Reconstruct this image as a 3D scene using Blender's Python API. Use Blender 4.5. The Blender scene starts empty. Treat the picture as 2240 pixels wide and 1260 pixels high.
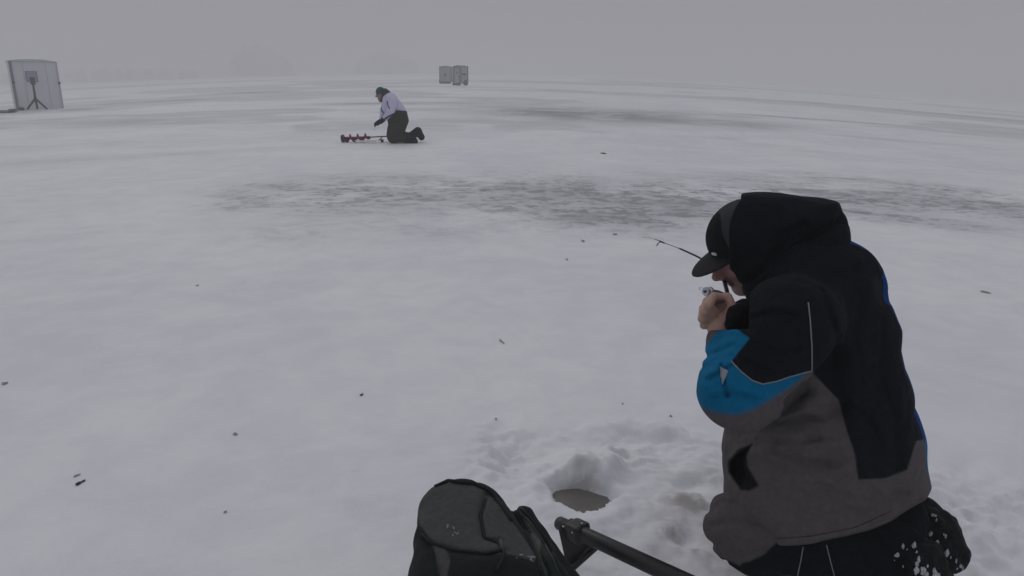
import bpy, math
import numpy as np
from mathutils import Vector, Matrix
from mathutils.bvhtree import BVHTree

sc = bpy.context.scene
C = sc.collection
rad = math.radians

# ------------------------------------------------------------------ camera
F = 1500.0                 # focal length in photo pixels (2240 wide)
CAMZ = 1.35
PITCH = math.atan(430.0 / 1500.0)
ROLL = math.atan(36.0 / 2240.0)
fw = np.array([0, math.cos(PITCH), -math.sin(PITCH)])
r0 = np.array([1.0, 0, 0]); u0 = np.cross(r0, fw)
rt = r0 * math.cos(ROLL) + u0 * math.sin(ROLL)
up = u0 * math.cos(ROLL) - r0 * math.sin(ROLL)
CAM = np.array([0, 0, CAMZ])
cd = bpy.data.cameras.new('camera'); cam = bpy.data.objects.new('camera', cd); C.objects.link(cam)
cd.sensor_width = 36; cd.lens = 36 * F / 2240; cd.clip_end = 3000; cd.clip_start = 0.05
m = Matrix.Identity(4)
for i in range(3):
    m[i][0] = rt[i]; m[i][1] = up[i]; m[i][2] = -fw[i]; m[i][3] = CAM[i]
cam.matrix_world = m
sc.camera = cam

# ------------------------------------------------------------------ overcast sky + weak sun
SUN_EL, SUN_AZ = rad(42), rad(-28)
w = bpy.data.worlds.new('World'); sc.world = w; w.use_nodes = True
nt = w.node_tree; nt.nodes.clear()
sky = nt.nodes.new('ShaderNodeTexSky'); sky.sky_type = 'NISHITA'; sky.sun_disc = False
sky.sun_elevation = SUN_EL; sky.sun_rotation = SUN_AZ; sky.air_density = 1.0; sky.dust_density = 4.0
hs = nt.nodes.new('ShaderNodeHueSaturation'); hs.inputs['Saturation'].default_value = 0.10
nt.links.new(sky.outputs[0], hs.inputs['Color'])
tc = nt.nodes.new('ShaderNodeTexCoord'); sx = nt.nodes.new('ShaderNodeSeparateXYZ')
nt.links.new(tc.outputs['Generated'], sx.inputs[0])
mr = nt.nodes.new('ShaderNodeMapRange'); mr.inputs[1].default_value = 0.0; mr.inputs[2].default_value = 0.9
mr.inputs[3].default_value = 0.0; mr.inputs[4].default_value = 1.0
nt.links.new(sx.outputs[2], mr.inputs[0])
cr = nt.nodes.new('ShaderNodeMix'); cr.data_type = 'RGBA'       # cloud layer: brighter overhead
cr.inputs[6].default_value = (5.0, 4.98, 5.22, 1); cr.inputs[7].default_value = (9.6, 9.5, 10.35, 1)
nt.links.new(mr.outputs[0], cr.inputs[0])
mx = nt.nodes.new('ShaderNodeMix'); mx.data_type = 'RGBA'; mx.inputs[0].default_value = 0.93
nt.links.new(hs.outputs[0], mx.inputs[6]); nt.links.new(cr.outputs[2], mx.inputs[7])
bg = nt.nodes.new('ShaderNodeBackground'); bg.inputs[1].default_value = 0.12
ow = nt.nodes.new('ShaderNodeOutputWorld')
nt.links.new(mx.outputs[2], bg.inputs[0]); nt.links.new(bg.outputs[0], ow.inputs[0])
sd = bpy.data.lights.new('sun', 'SUN'); sd.energy = 0.9; sd.angle = rad(25); sd.color = (1, 0.97, 0.93)
so = bpy.data.objects.new('sun', sd); C.objects.link(so)
so.rotation_euler = (rad(90) - SUN_EL, 0, math.pi - SUN_AZ)
sc.view_settings.view_transform = 'Standard'; sc.view_settings.look = 'None'
sc.view_settings.exposure = -1.335; sc.view_settings.gamma = 1
sc.cycles.use_denoising = True
sc.cycles.max_bounces = 6; sc.cycles.volume_bounces = 2

# ------------------------------------------------------------------ helpers
def proj(P):
    d = P - CAM
    z = d @ fw
    z = np.where(np.abs(z) < 1e-6, 1e-6, z)
    return 1120 + F * (d @ rt) / z, 630 - F * (d @ up) / z, z

def ray(px, py):
    d = fw + rt * ((px - 1120) / F) - up * ((py - 630) / F)
    return d / np.linalg.norm(d)

def PY(px, py, y):
    """point on the vertical plane world-Y = y"""
    d = ray(px, py)
    return CAM + d * (y / d[1])

def h2(ix, iy, s):
    n = (ix * 374761393 + iy * 668265263 + s * 1442695041) & 0xffffffff
    n = ((n ^ (n >> 13)) * 1274126177) & 0xffffffff
    return ((n ^ (n >> 16)) & 0xffff) / 65535.0

def noise2(x, y, s=0):
    xi = np.floor(x).astype(np.int64); yi = np.floor(y).astype(np.int64)
    fx = x - xi; fy = y - yi
    fx = fx * fx * fx * (fx * (fx * 6 - 15) + 10); fy = fy * fy * fy * (fy * (fy * 6 - 15) + 10)
    a = h2(xi, yi, s); b = h2(xi + 1, yi, s); c = h2(xi, yi + 1, s); d = h2(xi + 1, yi + 1, s)
    return (a + (b - a) * fx) * (1 - fy) + (c + (d - c) * fx) * fy - 0.5

def fbm(x, y, s=0, n=4):
    t = 0; a = 1
    for i in range(n):
        t = t + a * noise2(x * 0.8 - y * 0.6, x * 0.6 + y * 0.8, s + i * 7); x = x * 2.03; y = y * 2.03; a *= .5
    return t

def noise3(P, sc_, s=0):
    q = P * sc_
    i = np.floor(q).astype(np.int64); f = q - i; f = f * f * (3 - 2 * f)
    def hh(a, b, c): return h2(i[:, 0] + a, i[:, 1] + b, s + (i[:, 2] + c) * 131)
    x0 = hh(0, 0, 0) * (1 - f[:, 0]) + hh(1, 0, 0) * f[:, 0]
    x1 = hh(0, 1, 0) * (1 - f[:, 0]) + hh(1, 1, 0) * f[:, 0]
    x2 = hh(0, 0, 1) * (1 - f[:, 0]) + hh(1, 0, 1) * f[:, 0]
    x3 = hh(0, 1, 1) * (1 - f[:, 0]) + hh(1, 1, 1) * f[:, 0]
    return (x0 * (1 - f[:, 1]) + x1 * f[:, 1]) * (1 - f[:, 2]) + (x2 * (1 - f[:, 1]) + x3 * f[:, 1]) * f[:, 2] - 0.5

def sm(a, b, x):
    t = np.clip((x - a) / (b - a), 0, 1); return t * t * (3 - 2 * t)

# ------------------------------------------------------------------ terrain height
HOLE = None
def base_h(x, y):
    r = np.hypot(x, y); az = np.arctan2(x, y)
    u = az / math.atan(1120 / 1500)
    lift = 43 / 1500 * np.maximum(0, 1 - u * u) ** 1.15
    rr = np.minimum(r, 200) + 160 * (1 - np.exp(-np.maximum(r - 200, 0) / 160))
    return rr * lift * (1 - np.exp(-r / 21))

def pxray_base(px, py):
    d = ray(px, py); t = np.geomspace(0.8, 900, 6000)
    x = CAM[0] + d[0] * t; y = CAM[1] + d[1] * t; z = CAM[2] + d[2] * t
    k = np.argmax(z < base_h(x, y)); k = k if k else len(t) - 1
    return x[k], y[k]

TRAMPLE = [pxray_base(*p) for p in ((1500, 1120), (1560, 1230), (1440, 1210), (1700, 1250), (2120, 1150), (2080, 1240), (1380, 1010), (1250, 1000), (1150, 1000), (1420, 955), (1480, 1010), (2060, 1060), (2190, 1080), (2200, 1190), (1400, 1250), (1350, 1230), (1080, 975), (1330, 960))]
HX, HY = pxray_base(1268, 1088); HR = 0.088

def height(x, y):
    z = base_h(x, y)
    r = np.hypot(x, y)
    z = z + 0.020 * fbm(x * 0.35, y * 0.35, 3, 3) * sm(2.2, 6, r) * np.exp(-r / 120)
    z = z + 0.006 * fbm(x * 2.1, y * 2.1, 9, 3) * np.exp(-(r / 25) ** 2)
    # wind crust with little scarps
    c = np.exp(-((np.log(r + .01) - math.log(8.3)) / .22) ** 2)
    z = z + 0.010 * c * np.abs(fbm(x * 1.6, y * 3.2, 21, 4))
    # trampled snow round the fisherman
    t = 0
    for (tx, ty) in TRAMPLE:
        t = t + .9 * np.exp(-((x - tx) ** 2 + (y - ty) ** 2) / .17 ** 2)
    t = np.minimum(t, 1) 
    t2 = np.minimum(1, t + .22 * np.exp(-((x - .55) ** 2 / 1.1 + (y - 1.9) ** 2 / .5)))
    mod = .35 + 1.3 * sm(-.25, .3, fbm(x * 2.3, y * 2.3, 71, 2))
    z = z + t2 * mod * (0.060 * fbm(x * 6.5, y * 6.5, 31, 4) + .012 * np.abs(fbm(x * 24, y * 24, 37, 3)) + .005 * fbm(x * 60, y * 60, 39, 2))
    t3 = np.exp(-((x + .35) ** 2 / .5 + (y - 2.2) ** 2 / .16))
    z = z + t3 * .014 * fbm(x * 5, y * 7, 61, 3)
    # footprint scuffs
    for (px_, py_, a, sx_, sy_) in SCUFF:
        z = z - a * np.exp(-(((x - px_) / sx_) ** 2 + ((y - py_) / sy_) ** 2))
    # drilled hole with a low mound of slush round it
    dx = x - HX; dy = y - HY
    d = np.hypot(dx, dy) + (0.016 * fbm(x * 26, y * 26, 41, 3) + .010 * fbm(x * 75, y * 75, 43, 2)) * (1.5 - sm(-.05, .05, dy))
    z = z + 0.018 * np.exp(-((d - .15) / .06) ** 2) * (1 + 1.2 * fbm(x * 14, y * 14, 5, 2))
    slope_far = sm(-.03, .08, dy + .35 * dx)       # the far lip slumps, the near lip is steep
    z = z - 0.13 * (1 - sm(HR * .72, HR * (1.06 + .95 * slope_far), d))
    return z
SCUFF = []
for (a, b, amp, s1, s2) in ((1110, 990, .012, .05, .02), (1185, 975, .008, .09, .02), (1310, 965, .012, .05, .03), (1370, 1005, .012, .06, .035),
                          (1480, 1015, .016, .05, .05), (1510, 1060, .022, .05, .05), (2090, 1100, .035, .05, .05), (2125, 1130, .03, .03, .03),
                          (1500, 1180, .025, .05, .03), (1465, 1220, .02, .05, .03), (700, 1000, .006, .10, .05), (630, 1080, .007, .14, .05),
                          (740, 1210, .008, .08, .1), (830, 950, .006, .04, .03), (1700, 1000, .0, .1, .1), (2170, 1225, .02, .05, .03)):
    q = pxray_base(a, b); SCUFF.append((q[0], q[1], amp, s1, s2))

def G(px, py):
    """point of the ground seen at a photo pixel"""
    d = ray(px, py); t = np.geomspace(0.8, 900, 9000)
    x = CAM[0] + d[0] * t; y = CAM[1] + d[1] * t; z = CAM[2] + d[2] * t
    k = np.argmax(z < height(x, y)); k = k if k else len(t) - 1
    return np.array([x[k], y[k], height(x[k:k + 1], y[k:k + 1])[0]])

# ------------------------------------------------------------------ mesh builders
def mesh_obj(name, V, Fc, mat, parent=None, smooth=True, col=None):
    me = bpy.data.meshes.new(name)
    V = np.asarray(V, dtype=np.float32)
    if isinstance(Fc, np.ndarray):
        n = Fc.shape[1]
        me.vertices.add(len(V)); me.vertices.foreach_set('co', V.ravel())
        me.loops.add(Fc.size); me.loops.foreach_set('vertex_index', Fc.ravel().astype(np.int32))
        me.polygons.add(len(Fc)); me.polygons.foreach_set('loop_start', np.arange(0, Fc.size, n, dtype=np.int32))
        me.polygons.foreach_set('loop_total', np.full(len(Fc), n, dtype=np.int32))
        me.update(calc_edges=True); me.validate()
    else:
        me.from_pydata([tuple(map(float, v)) for v in V], [], Fc); me.update()
    if smooth: me.polygons.foreach_set('use_smooth', [True] * len(me.polygons))
    if col is not None:
        at = me.color_attributes.new('panel', 'FLOAT_COLOR', 'POINT')
        at.data.foreach_set('color', np.concatenate([col, np.ones((len(col), 1))], 1).astype(np.float32).ravel())
    me.materials.append(mat)
    o = bpy.data.objects.new(name, me); C.objects.link(o)
    if parent: o.parent = parent
    return o

def tag(o, label=None, cat=None, group=None, kind=None):
    if label: o['label'] = label
    if cat: o['category'] = cat
    if group: o['group'] = group
    if kind: o['kind'] = kind
    return o

def empty(name, loc, label, cat, group=None, rz=0):
    o = bpy.data.objects.new(name, None); C.objects.link(o); o.empty_display_size = .1
    o.location = loc; o.rotation_euler = (0, 0, rz)
    return tag(o, label, cat, group)

class MB:
    def __init__(s): s.v = []; s.f = []
    def box(s, c, size, bev=0.0, R=None):
        import bmesh
        bm = bmesh.new(); bmesh.ops.create_cube(bm, size=1)
        for v in bm.verts: v.co = Vector((v.co.x * size[0], v.co.y * size[1], v.co.z * size[2]))
        if bev: bmesh.ops.bevel(bm, geom=bm.edges[:], offset=bev, segments=2, affect='EDGES', profile=.6)
        n = len(s.v)
        for v in bm.verts:
            p = np.array(v.co)
            if R is not None: p = R @ p
            s.v.append(p + np.array(c))
        bm.verts.index_update()
        for f in bm.faces: s.f.append([n + v.index for v in f.verts])
        bm.free(); return s
    def tube(s, pts, rs, seg=10, cap=True):
        pts = [np.array(p, float) for p in pts]
        if not hasattr(rs, '__len__'): rs = [rs] * len(pts)
        n0 = len(s.v); prev = None
        for i, p in enumerate(pts):
            t = pts[min(i + 1, len(pts) - 1)] - pts[max(i - 1, 0)]; t /= np.linalg.norm(t) + 1e-12
            if prev is None:
                a = np.cross(t, [0, 0, 1.0]); 
                if np.linalg.norm(a) < .1: a = np.cross(t, [1.0, 0, 0])
            else: a = prev - t * (prev @ t)
            a /= np.linalg.norm(a); prev = a; b = np.cross(t, a)
            for k in range(seg):
                th = 2 * math.pi * k / seg
                s.v.append(p + rs[i] * (math.cos(th) * a + math.sin(th) * b))
        for i in range(len(pts) - 1):
            for k in range(seg):
                k2 = (k + 1) % seg
                s.f.append([n0 + i * seg + k, n0 + i * seg + k2, n0 + (i + 1) * seg + k2, n0 + (i + 1) * seg + k])
        if cap:
            s.f.append([n0 + k for k in range(seg)][::-1]); s.f.append([n0 + (len(pts) - 1) * seg + k for k in range(seg)])
        return s
    def prism(s, poly, d):
        """closed prism: polygon points (3d) extruded by vector d"""
        n = len(s.v); k = len(poly)
        for p in poly: s.v.append(np.array(p, float))
        for p in poly: s.v.append(np.array(p, float) + np.array(d))
        s.f.append([n + i for i in range(k)][::-1]); s.f.append([n + k + i for i in range(k)])
        for i in range(k): j = (i + 1) % k; s.f.append([n + i, n + j, n + k + j, n + k + i])
        return s
    def build(s, name, mat, parent=None, smooth=False):
        return mesh_obj(name, s.v, s.f, mat, parent, smooth)

# signed-distance modelling -----------------------------------------------------
def cap(P, a, b, ra, rb):
    a = np.asarray(a); b = np.asarray(b); ba = b - a
    t = np.clip(((P - a) @ ba) / (ba @ ba + 1e-12), 0, 1)
    return np.linalg.norm(P - a - t[:, None] * ba, axis=1) - (ra + (rb - ra) * t)

def chain(P, pts, rs, sq=None):
    d = None
    for i in range(len(pts) - 1):
        e = cap(P, pts[i], pts[i + 1], rs[i], rs[i + 1])
        d = e if d is None else np.minimum(d, e)
    return d

def ell(P, c, r, R=None):
    q = P - np.asarray(c)
    if R is not None: q = q @ R          # columns of R = local axes
    r = np.asarray(r)
    k0 = np.linalg.norm(q / r, axis=1); k1 = np.linalg.norm(q / (r * r), axis=1) + 1e-9
    return k0 * (k0 - 1) / k1

def smin(a, b, k):
    h = np.maximum(k - np.abs(a - b), 0) / k
    return np.minimum(a, b) - h * h * k * .25

def smax(a, b, k): return -smin(-a, -b, k)

def polyd(x, y, pts):
    d = np.full(x.shape, 1e9)
    for (ax, ay), (bx, by) in zip(pts[:-1], pts[1:]):
        vx, vy = bx - ax, by - ay
        t = np.clip(((x - ax) * vx + (y - ay) * vy) / (vx * vx + vy * vy), 0, 1)
        d = np.minimum(d, np.hypot(x - ax - t * vx, y - ay - t * vy))
    return d

def inpoly(x, y, pts):
    c = np.zeros(x.shape, bool); n = len(pts)
    for i in range(n):
        x1, y1 = pts[i]; x2, y2 = pts[(i + 1) % n]
        if y1 == y2: continue
        k = ((y1 > y) != (y2 > y)) & (x < (x2 - x1) * (y - y1) / (y2 - y1) + x1)
        c ^= k
    return c

def psd(x, y, pts):
    d = polyd(x, y, list(pts) + [pts[0]])
    return np.where(inpoly(x, y, pts), -d, d)

def sdf_mesh(f, lo, hi, h, B=12):
    lo = np.array(lo, float); hi = np.array(hi, float)
    nb = np.ceil((hi - lo) / (h * B)).astype(int)
    n = nb * B + 1
    ctr = np.stack(np.meshgrid(*[np.arange(k) for k in nb], indexing='ij'), -1).reshape(-1, 3)
    cp = lo + (ctr + .5) * B * h
    fc = f(cp)
    half = B * h * .87
    A = np.empty(tuple(nb * B), np.float32)
    A5 = A.reshape(nb[0], B, nb[1], B, nb[2], B)
    act = np.abs(fc) < half * 1.35 + .02
    sg = np.where(fc > 0, 1.0, -1.0).astype(np.float32).reshape(nb)
    A5[:] = sg[:, None, :, None, :, None]
    loc = np.stack(np.meshgrid(*[np.arange(B)] * 3, indexing='ij'), -1).reshape(-1, 3)
    ai = ctr[act]
    for s in range(0, len(ai), 150):
        bl = ai[s:s + 150]
        P = lo + ((bl[:, None, :] * B + loc[None]) * h).reshape(-1, 3)
        v = f(P).reshape(len(bl), B, B, B)
        for q, (i, j, k) in enumerate(bl): A5[i, :, j, :, k, :] = v[q]
    A[0] = A[-1] = 1; A[:, 0] = A[:, -1] = 1; A[:, :, 0] = A[:, :, -1] = 1
    S = A < 0
    n = A.shape
    cnt = np.zeros((n[0] - 1, n[1] - 1, n[2] - 1), np.int8)
    offs = [(a, b, c) for a in (0, 1) for b in (0, 1) for c in (0, 1)]
    for a, b, c in offs: cnt += S[a:n[0] - 1 + a, b:n[1] - 1 + b, c:n[2] - 1 + c]
    ac = (cnt > 0) & (cnt < 8)
    I = np.argwhere(ac)
    idx = np.full(cnt.shape, -1, np.int64); idx[ac] = np.arange(len(I))
    acc = np.zeros((len(I), 3)); nn = np.zeros(len(I))
    vals = {o: A[I[:, 0] + o[0], I[:, 1] + o[1], I[:, 2] + o[2]].astype(float) for o in offs}
    for o in offs:
        for ax in range(3):
            if o[ax]: continue
            o2 = list(o); o2[ax] = 1; o2 = tuple(o2)
            a = vals[o]; b = vals[o2]; c = (a < 0) != (b < 0)
            t = np.where(c, a / np.where(c, a - b, 1), 0)
            p = np.tile(np.array(o, float), (len(I), 1)); p[:, ax] = t
            acc += p * c[:, None]; nn += c
    V = lo + (I + acc / nn[:, None]) * h
    quads = []
    for ax in range(3):
        b_, c_ = [(1, 2), (2, 0), (0, 1)][ax]
        s0 = [slice(None)] * 3; s1 = [slice(None)] * 3
        s0[ax] = slice(0, -1); s1[ax] = slice(1, None)
        E = S[tuple(s0)] != S[tuple(s1)]
        e = np.argwhere(E)
        e = e[(e[:, b_] > 0) & (e[:, c_] > 0) & (e[:, b_] < n[b_] - 1) & (e[:, c_] < n[c_] - 1)]
        def at(db, dc):
            q = e.copy(); q[:, b_] += db; q[:, c_] += dc
            return idx[q[:, 0], q[:, 1], q[:, 2]]
        Q = np.stack([at(-1, -1), at(0, -1), at(0, 0), at(-1, 0)], 1)
        inside = S[e[:, 0], e[:, 1], e[:, 2]]
        Q = np.where(inside[:, None], Q, Q[:, ::-1])
        quads.append(Q)
    Q = np.concatenate(quads)
    Q = Q[(Q >= 0).all(1)]
    return V, Q

# ------------------------------------------------------------------ materials
def mat(name, col, rough=.8, noise=None, bump=None, metal=0, spec=.5, attr=False, var=.12, sheen=0):
    mt = bpy.data.materials.new(name); mt.use_nodes = True
    nt = mt.node_tree; bs = nt.nodes['Principled BSDF']
    bs.inputs['Roughness'].default_value = rough; bs.inputs['Metallic'].default_value = metal
    bs.inputs['Specular IOR Level'].default_value = spec
    if sheen: bs.inputs['Sheen Weight'].default_value = sheen
    tc = nt.nodes.new('ShaderNodeTexCoord')
    if attr:
        a = nt.nodes.new('ShaderNodeAttribute'); a.attribute_name = 'panel'; src = a.outputs['Color']
    else:
        a = nt.nodes.new('ShaderNodeRGB'); a.outputs[0].default_value = (*col, 1); src = a.outputs[0]
    if noise:
        n = nt.nodes.new('ShaderNodeTexNoise'); n.inputs['Scale'].default_value = noise; n.inputs['Detail'].default_value = 5
        nt.links.new(tc.outputs['Object'], n.inputs['Vector'])
        r = nt.nodes.new('ShaderNodeMapRange'); r.inputs[1].default_value = .3; r.inputs[2].default_value = .7
        r.inputs[3].default_value = 1 - var; r.inputs[4].default_value = 1 + var
        nt.links.new(n.outputs[0], r.inputs[0])
        mm = nt.nodes.new('ShaderNodeVectorMath'); mm.operation = 'SCALE'
        nt.links.new(src, mm.inputs[0]); nt.links.new(r.outputs[0], mm.inputs['Scale']); src = mm.outputs[0]
    nt.links.new(src, bs.inputs['Base Color'])
    if bump:
        n = nt.nodes.new('ShaderNodeTexNoise'); n.inputs['Scale'].default_value = bump[0]; n.inputs['Detail'].default_value = 4
        nt.links.new(tc.outputs['Object'], n.inputs['Vector'])
        b = nt.nodes.new('ShaderNodeBump'); b.inputs['Strength'].default_value = bump[1]; b.inputs['Distance'].default_value = bump[2]
        nt.links.new(n.outputs[0], b.inputs['Height']); nt.links.new(b.outputs[0], bs.inputs['Normal'])
    return mt

M_cloth = mat('outer_fabric', None, .9, 60, (14, .8, .03), attr=True, var=.09, spec=.10)
M_skin = mat('skin', None, .6, 40, (180, .25, .002), attr=True, var=.07, spec=.4)
M_cap = mat('cap_fabric', (.012, .013, .016), .85, 90, (260, .3, .002), spec=.25)
M_capgrey = mat('cap_mesh_fabric', (.052, .055, .062), .9, 90, (300, .4, .002), spec=.2)
M_pipe = mat('reflective_piping', (.20, .21, .23), .45)
M_glove = mat('knit_glove', (.006, .0065, .008), .95, 80, (160, .6, .004), spec=.15)
M_boot = mat('boot_rubber', (.006, .008, .010), .75, 30, (40, .8, .02), spec=.15, var=.5)
M_snowbit = mat('clinging_snow', (.42, .45, .47), .7, 200, var=.5)
M_blackmetal = mat('black_metal', (.008, .0075, .0085), .42, 50, (60, .2, .002), spec=.5)
M_endcap = mat('dark_plastic_cap', (.028, .032, .036), .55, 50, (80, .3, .003))
M_bolt = mat('bright_bolt', (.55, .56, .6), .35, metal=.6)
M_silver = mat('reel_metal', (.5, .52, .58), .3, metal=.7)
M_rod = mat('rod_graphite', (.012, .012, .014), .35)
M_line = mat('fishing_line', (.25, .25, .27), .5)
M_reeldark = mat('reel_dark', (.03, .03, .035), .4)
M_bag = mat('bag_fabric', None, .85, 70, (120, .5, .004), attr=True, var=.18, spec=.25)
M_strap = mat('webbing', (.012, .015, .015), .8, 200, (300, .4, .002), spec=.2)
M_strapd = mat('dark_stitching', (.010, .011, .014), .8)
M_hutwall = mat('hut_panel', (.62, .64, .66), .7, 1.2, (3, .3, .02), var=.06)
M_huttrim = mat('hut_trim', (.16, .17, .21), .6, 3)
M_hutwin = mat('hut_window', (.26, .28, .42), .25, 4, spec=.6)
M_hutdark = mat('hut_fittings', (.03, .03, .035), .7, 6)
M_hut2 = mat('trailer_panel', (.32, .33, .33), .7, 2.0, (4, .3, .02), var=.10)
M_hut2b = mat('trailer_trim', (.11, .11, .12), .6, 3)
M_hut2door = mat('trailer_door', (.36, .37, .39), .6, 3, var=.06)
M_auger = mat('auger_paint', (.16, .012, .07), .4, 20, spec=.5)
M_yellow = mat('pale_trim', (.62, .60, .42), .6, 20)
M_leaf = mat('dead_leaf', (.035, .028, .025), .8, 60, (60, .5, .003))
M_leafg = mat('grey_debris', (.33, .325, .345), .8, 60)
M_tree = mat('bare_wood_mass', (.05, .045, .045), .9, 1)
M_logo = mat('reflective_patch', (.22, .25, .30), .5)
M_capmark = mat('white_embroidery', (.5, .5, .52), .8)

# water in the drilled hole: milky slush
M_water = mat('slushy_water', (.15, .142, .13), .16, 18, (26, .25, .004), var=.10, spec=.5)

def snow_material():
    mt = bpy.data.materials.new('snow'); mt.use_nodes = True; nt = mt.node_tree
    bs = nt.nodes['Principled BSDF']; bs.inputs['Roughness'].default_value = .62
    bs.inputs['Specular IOR Level'].default_value = .25
    L = nt.links.new
    tc = nt.nodes.new('ShaderNodeTexCoord')
    at = nt.nodes.new('ShaderNodeAttribute'); at.attribute_name = 'panel'
    sp = nt.nodes.new('ShaderNodeSeparateColor'); L(at.outputs['Color'], sp.inputs[0])
    def noise(scale, det, dist=0, sy=1, rough=.6):
        mp = nt.nodes.new('ShaderNodeMapping'); mp.inputs['Scale'].default_value = (1, sy, 1); L(tc.outputs['Object'], mp.inputs[0])
        n = nt.nodes.new('ShaderNodeTexNoise'); n.inputs['Scale'].default_value = scale; n.inputs['Detail'].default_value = det
        n.inputs['Distortion'].default_value = dist; n.inputs['Roughness'].default_value = rough
        L(mp.outputs[0], n.inputs['Vector']); return n.outputs[0]
    def math_(op, a, b=None, clamp=False):
        n = nt.nodes.new('ShaderNodeMath'); n.operation = op; n.use_clamp = clamp
        for i, q in enumerate((a, b)):
            if q is None: continue
            if isinstance(q, (int, float)): n.inputs[i].default_value = q
            else: L(q, n.inputs[i])
        return n.outputs[0]
    def rng(v, a, b, c=0, d=1):
        n = nt.nodes.new('ShaderNodeMapRange'); n.interpolation_type = 'SMOOTHSTEP'
        n.inputs[1].default_value = a; n.inputs[2].default_value = b; n.inputs[3].default_value = c; n.inputs[4].default_value = d
        L(v, n.inputs[0]); return n.outputs[0]
    ice, fine, dirt = sp.outputs[0], sp.outputs[1], sp.outputs[2]
    big = noise(.9, 7, .6, 1.25, .68)       # wind-scoured patches
    small = noise(3.2, 6, .5, 1.3, .65)
    tiny = noise(9, 5, .3, 1.2)
    # far streaks: mask red
    sI = math_('MULTIPLY', ice, rng(noise(.5, 8, .5, 1.2, .7), .36, .56, .45, 1))
    # near crust: mask green, patchy
    c1 = math_('MULTIPLY', fine, rng(math_('ADD', math_('MULTIPLY', big, .55), math_('MULTIPLY', small, .45)), .42, .56))
    c2 = math_('MULTIPLY', fine, rng(math_('ADD', math_('MULTIPLY', small, .55), math_('MULTIPLY', tiny, .45)), .50, .565))
    patch = math_('ADD', math_('MULTIPLY', math_('MULTIPLY', fine, rng(noise(.55, 6, .8, 1.5), .34, .54)), .46), math_('ADD', math_('MULTIPLY', c1, .36), math_('MULTIPLY', c2, .62)), True)
    patch = math_('MAXIMUM', patch, math_('MULTIPLY', sI, 1.1), True)
    dr = math_('MULTIPLY', dirt, rng(noise(9, 5, .4), .36, .62), True)
    def mixc(f, a, b):
        n = nt.nodes.new('ShaderNodeMix'); n.data_type = 'RGBA'; L(f, n.inputs[0])
        for i, q in ((6, a), (7, b)):
            if isinstance(q, tuple): n.inputs[i].default_value = (*q, 1)
            else: L(q, n.inputs[i])
        return n.outputs[2]
    tone = mixc(math_('ADD', math_('MULTIPLY', rng(noise(.45, 6, .5), .35, .65), .6), math_('MULTIPLY', rng(noise(3.6, 7, .4), .35, .65), .4)), (.735, .75, .79), (.86, .865, .895))
    col = mixc(patch, tone, (.33, .335, .365))
    col = mixc(dr, col, (.36, .345, .33))
    L(col, bs.inputs['Base Color'])
    b = nt.nodes.new('ShaderNodeBump'); b.inputs['Strength'].default_value = .5; b.inputs['Distance'].default_value = .02
    hgt = math_('ADD', math_('MULTIPLY', noise(14, 6), .42), math_('MULTIPLY', small, .5))
    hgt = math_('ADD', hgt, math_('MULTIPLY', noise(70, 4), .10))
    hgt = math_('SUBTRACT', hgt, math_('MULTIPLY', patch, .35))
    L(hgt, b.inputs['Height']); L(b.outputs[0], bs.inputs['Normal'])
    return mt
M_snow = snow_material()

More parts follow.
